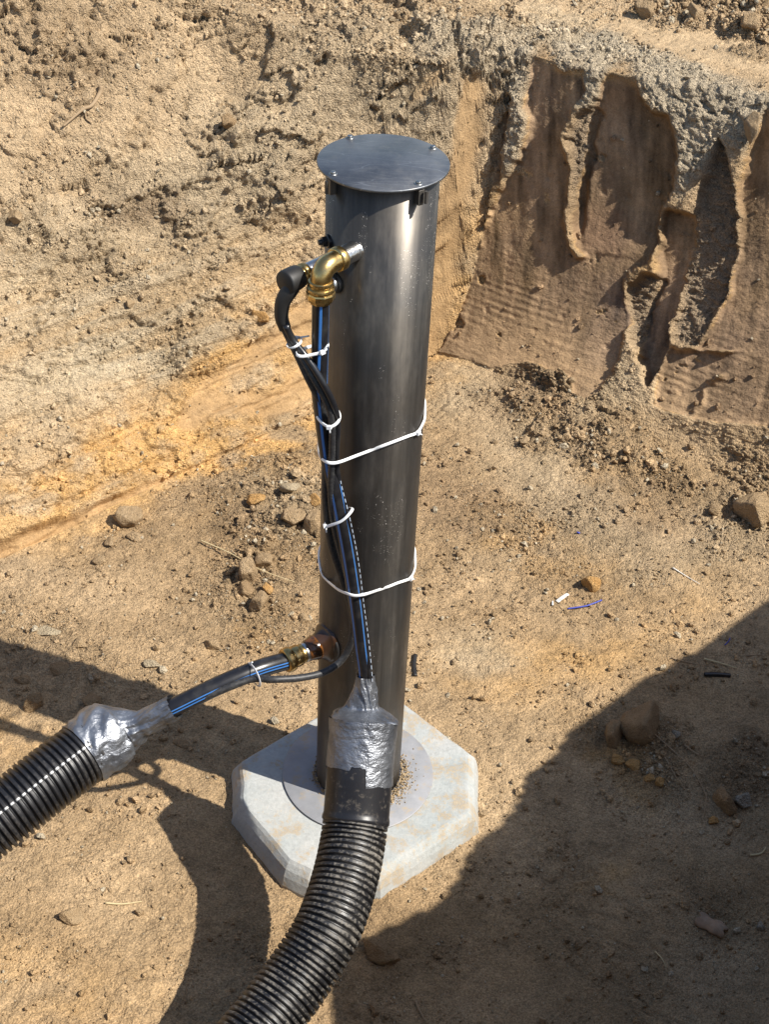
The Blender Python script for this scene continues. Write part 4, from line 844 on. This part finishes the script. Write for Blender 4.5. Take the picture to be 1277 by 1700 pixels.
strand([(1203, 1068), (1208, 1062), (1216, 1058)], .0012, m_blue, 'plastic_thread', 'tiny blue thread in the shade at the right', 'thread', .003, False)
strand([(955, 884), (963, 882)], .0022, m_blue, 'plastic_thread', 'speck of blue plastic on the sunny rubble right of the shaft', 'thread', .003, False)
strand([(926, 996), (934, 990), (943, 983)], .0050, m_white, 'plastic_strip', 'short white plastic strip next to the orange brown clod', 'plastic strip', .003, False, scale=(.35, 1))
strand([(916, 1003), (920, 996)], .0022, m_white, 'plastic_strip', 'tiny white plastic bit left of the short strip', 'plastic strip', .003, False)
strand([(687, 1084), (689, 1100), (693, 1120)], .0050, m_rub, 'rubber_strip', 'bit of black rubber lying close by the right side of the shaft', 'rubber strip', .003, False, scale=(.5, 1))
P_ = [gpt(1168, 1118)[0]+(0, 0, .004), gpt(1190, 1118)[0]+(0, 0, .005), gpt(1213, 1119)[0]+(0, 0, .004)]
V, Fc, uv = sweep(spline(P_, .004), .0048, 18, caps=False); Vi, Fi, _ = sweep(spline(P_, .004), .0036, 18, caps=False)
V, Fc = join((V, Fc), (Vi, [f[::-1] for f in Fi])); o = mesh('pipe_offcut', V, Fc, m_blk); centre(o); tag(o, 'black hollow pipe offcut in the shade at the right', 'pipe offcut')
# curved fragment of clay tile
p_, _n = gpt(1186, 1538); a_ = rad(-38); e1 = np.array([math.cos(a_), math.sin(a_), 0]); e2 = np.array([-math.sin(a_), math.cos(a_), 0]); V = []; Fc = []
nu, nvv = 14, 10; Lx, Ly = .052, .030
for side in (0, 1):
    for i in range(nu):
        for j in range(nvv):
            u, v_ = i/(nu-1)-.5, j/(nvv-1)-.5; ln = Lx*(1+.12*math.sin(j*1.3)); x_ = u*ln; y_ = v_*Ly*(1+.1*math.sin(i*.9)); z_ = .010*(1-(2*v_)**2)*.9+.003*math.sin(u*6)-.0055*side
            V.append(p_+e1*x_+e2*y_+np.array([0, 0, z_+.006]))
nn = nu*nvv
for i in range(nu-1):
    for j in range(nvv-1):
        a = i*nvv+j; Fc.append((a, a+nvv, a+nvv+1, a+1)); Fc.append((nn+a, nn+a+1, nn+a+nvv+1, nn+a+nvv))
rim = [i*nvv for i in range(nu)]+[(nu-1)*nvv+j for j in range(1, nvv)]+[i*nvv+nvv-1 for i in range(nu-2, -1, -1)]+[j for j in range(nvv-2, 0, -1)]
for a, b in zip(rim, rim[1:]+rim[:1]): Fc.append((b, a, nn+a, nn+b))
o = mesh('tile_fragment', np.array(V), Fc, m_tile); centre(o); tag(o, 'curved pinkish tile fragment in the shade at the lower right', 'tile piece')
# sand trodden against the foot of the shaft
ids = []; nS_ = 800; th_ = RNG.normal(-.35, .55, nS_); rr_ = .082+np.abs(RNG.normal(0, .007, nS_))*(1+np.cos(th_+.35)); th2 = RNG.uniform(2.6, 3.9, 160); rr2 = .081+np.abs(RNG.normal(0, .004, 160))
th_ = np.concatenate([th_, th2]); rr_ = np.concatenate([rr_, rr2]); gP = np.column_stack([rr_*np.cos(th_), rr_*np.sin(th_), .004+np.clip(.007-(rr_-.08)*.35, 0, .01)*RNG.random(len(th_))]); gN = np.tile([0, 0, 1.], (len(th_), 1))
o = crumbs('sand_crumbs', 'sand and crumbs gathered round the foot of the shaft on the round base plate', np.arange(len(th_)), RNG.uniform(.001, .0038, len(th_))*(1+(RNG.random(len(th_)) < .05)), m_soil, RNG.uniform(.8, 1.25, (len(th_), 1))*np.array([.43, .32, .19])); o['category'] = 'sand'
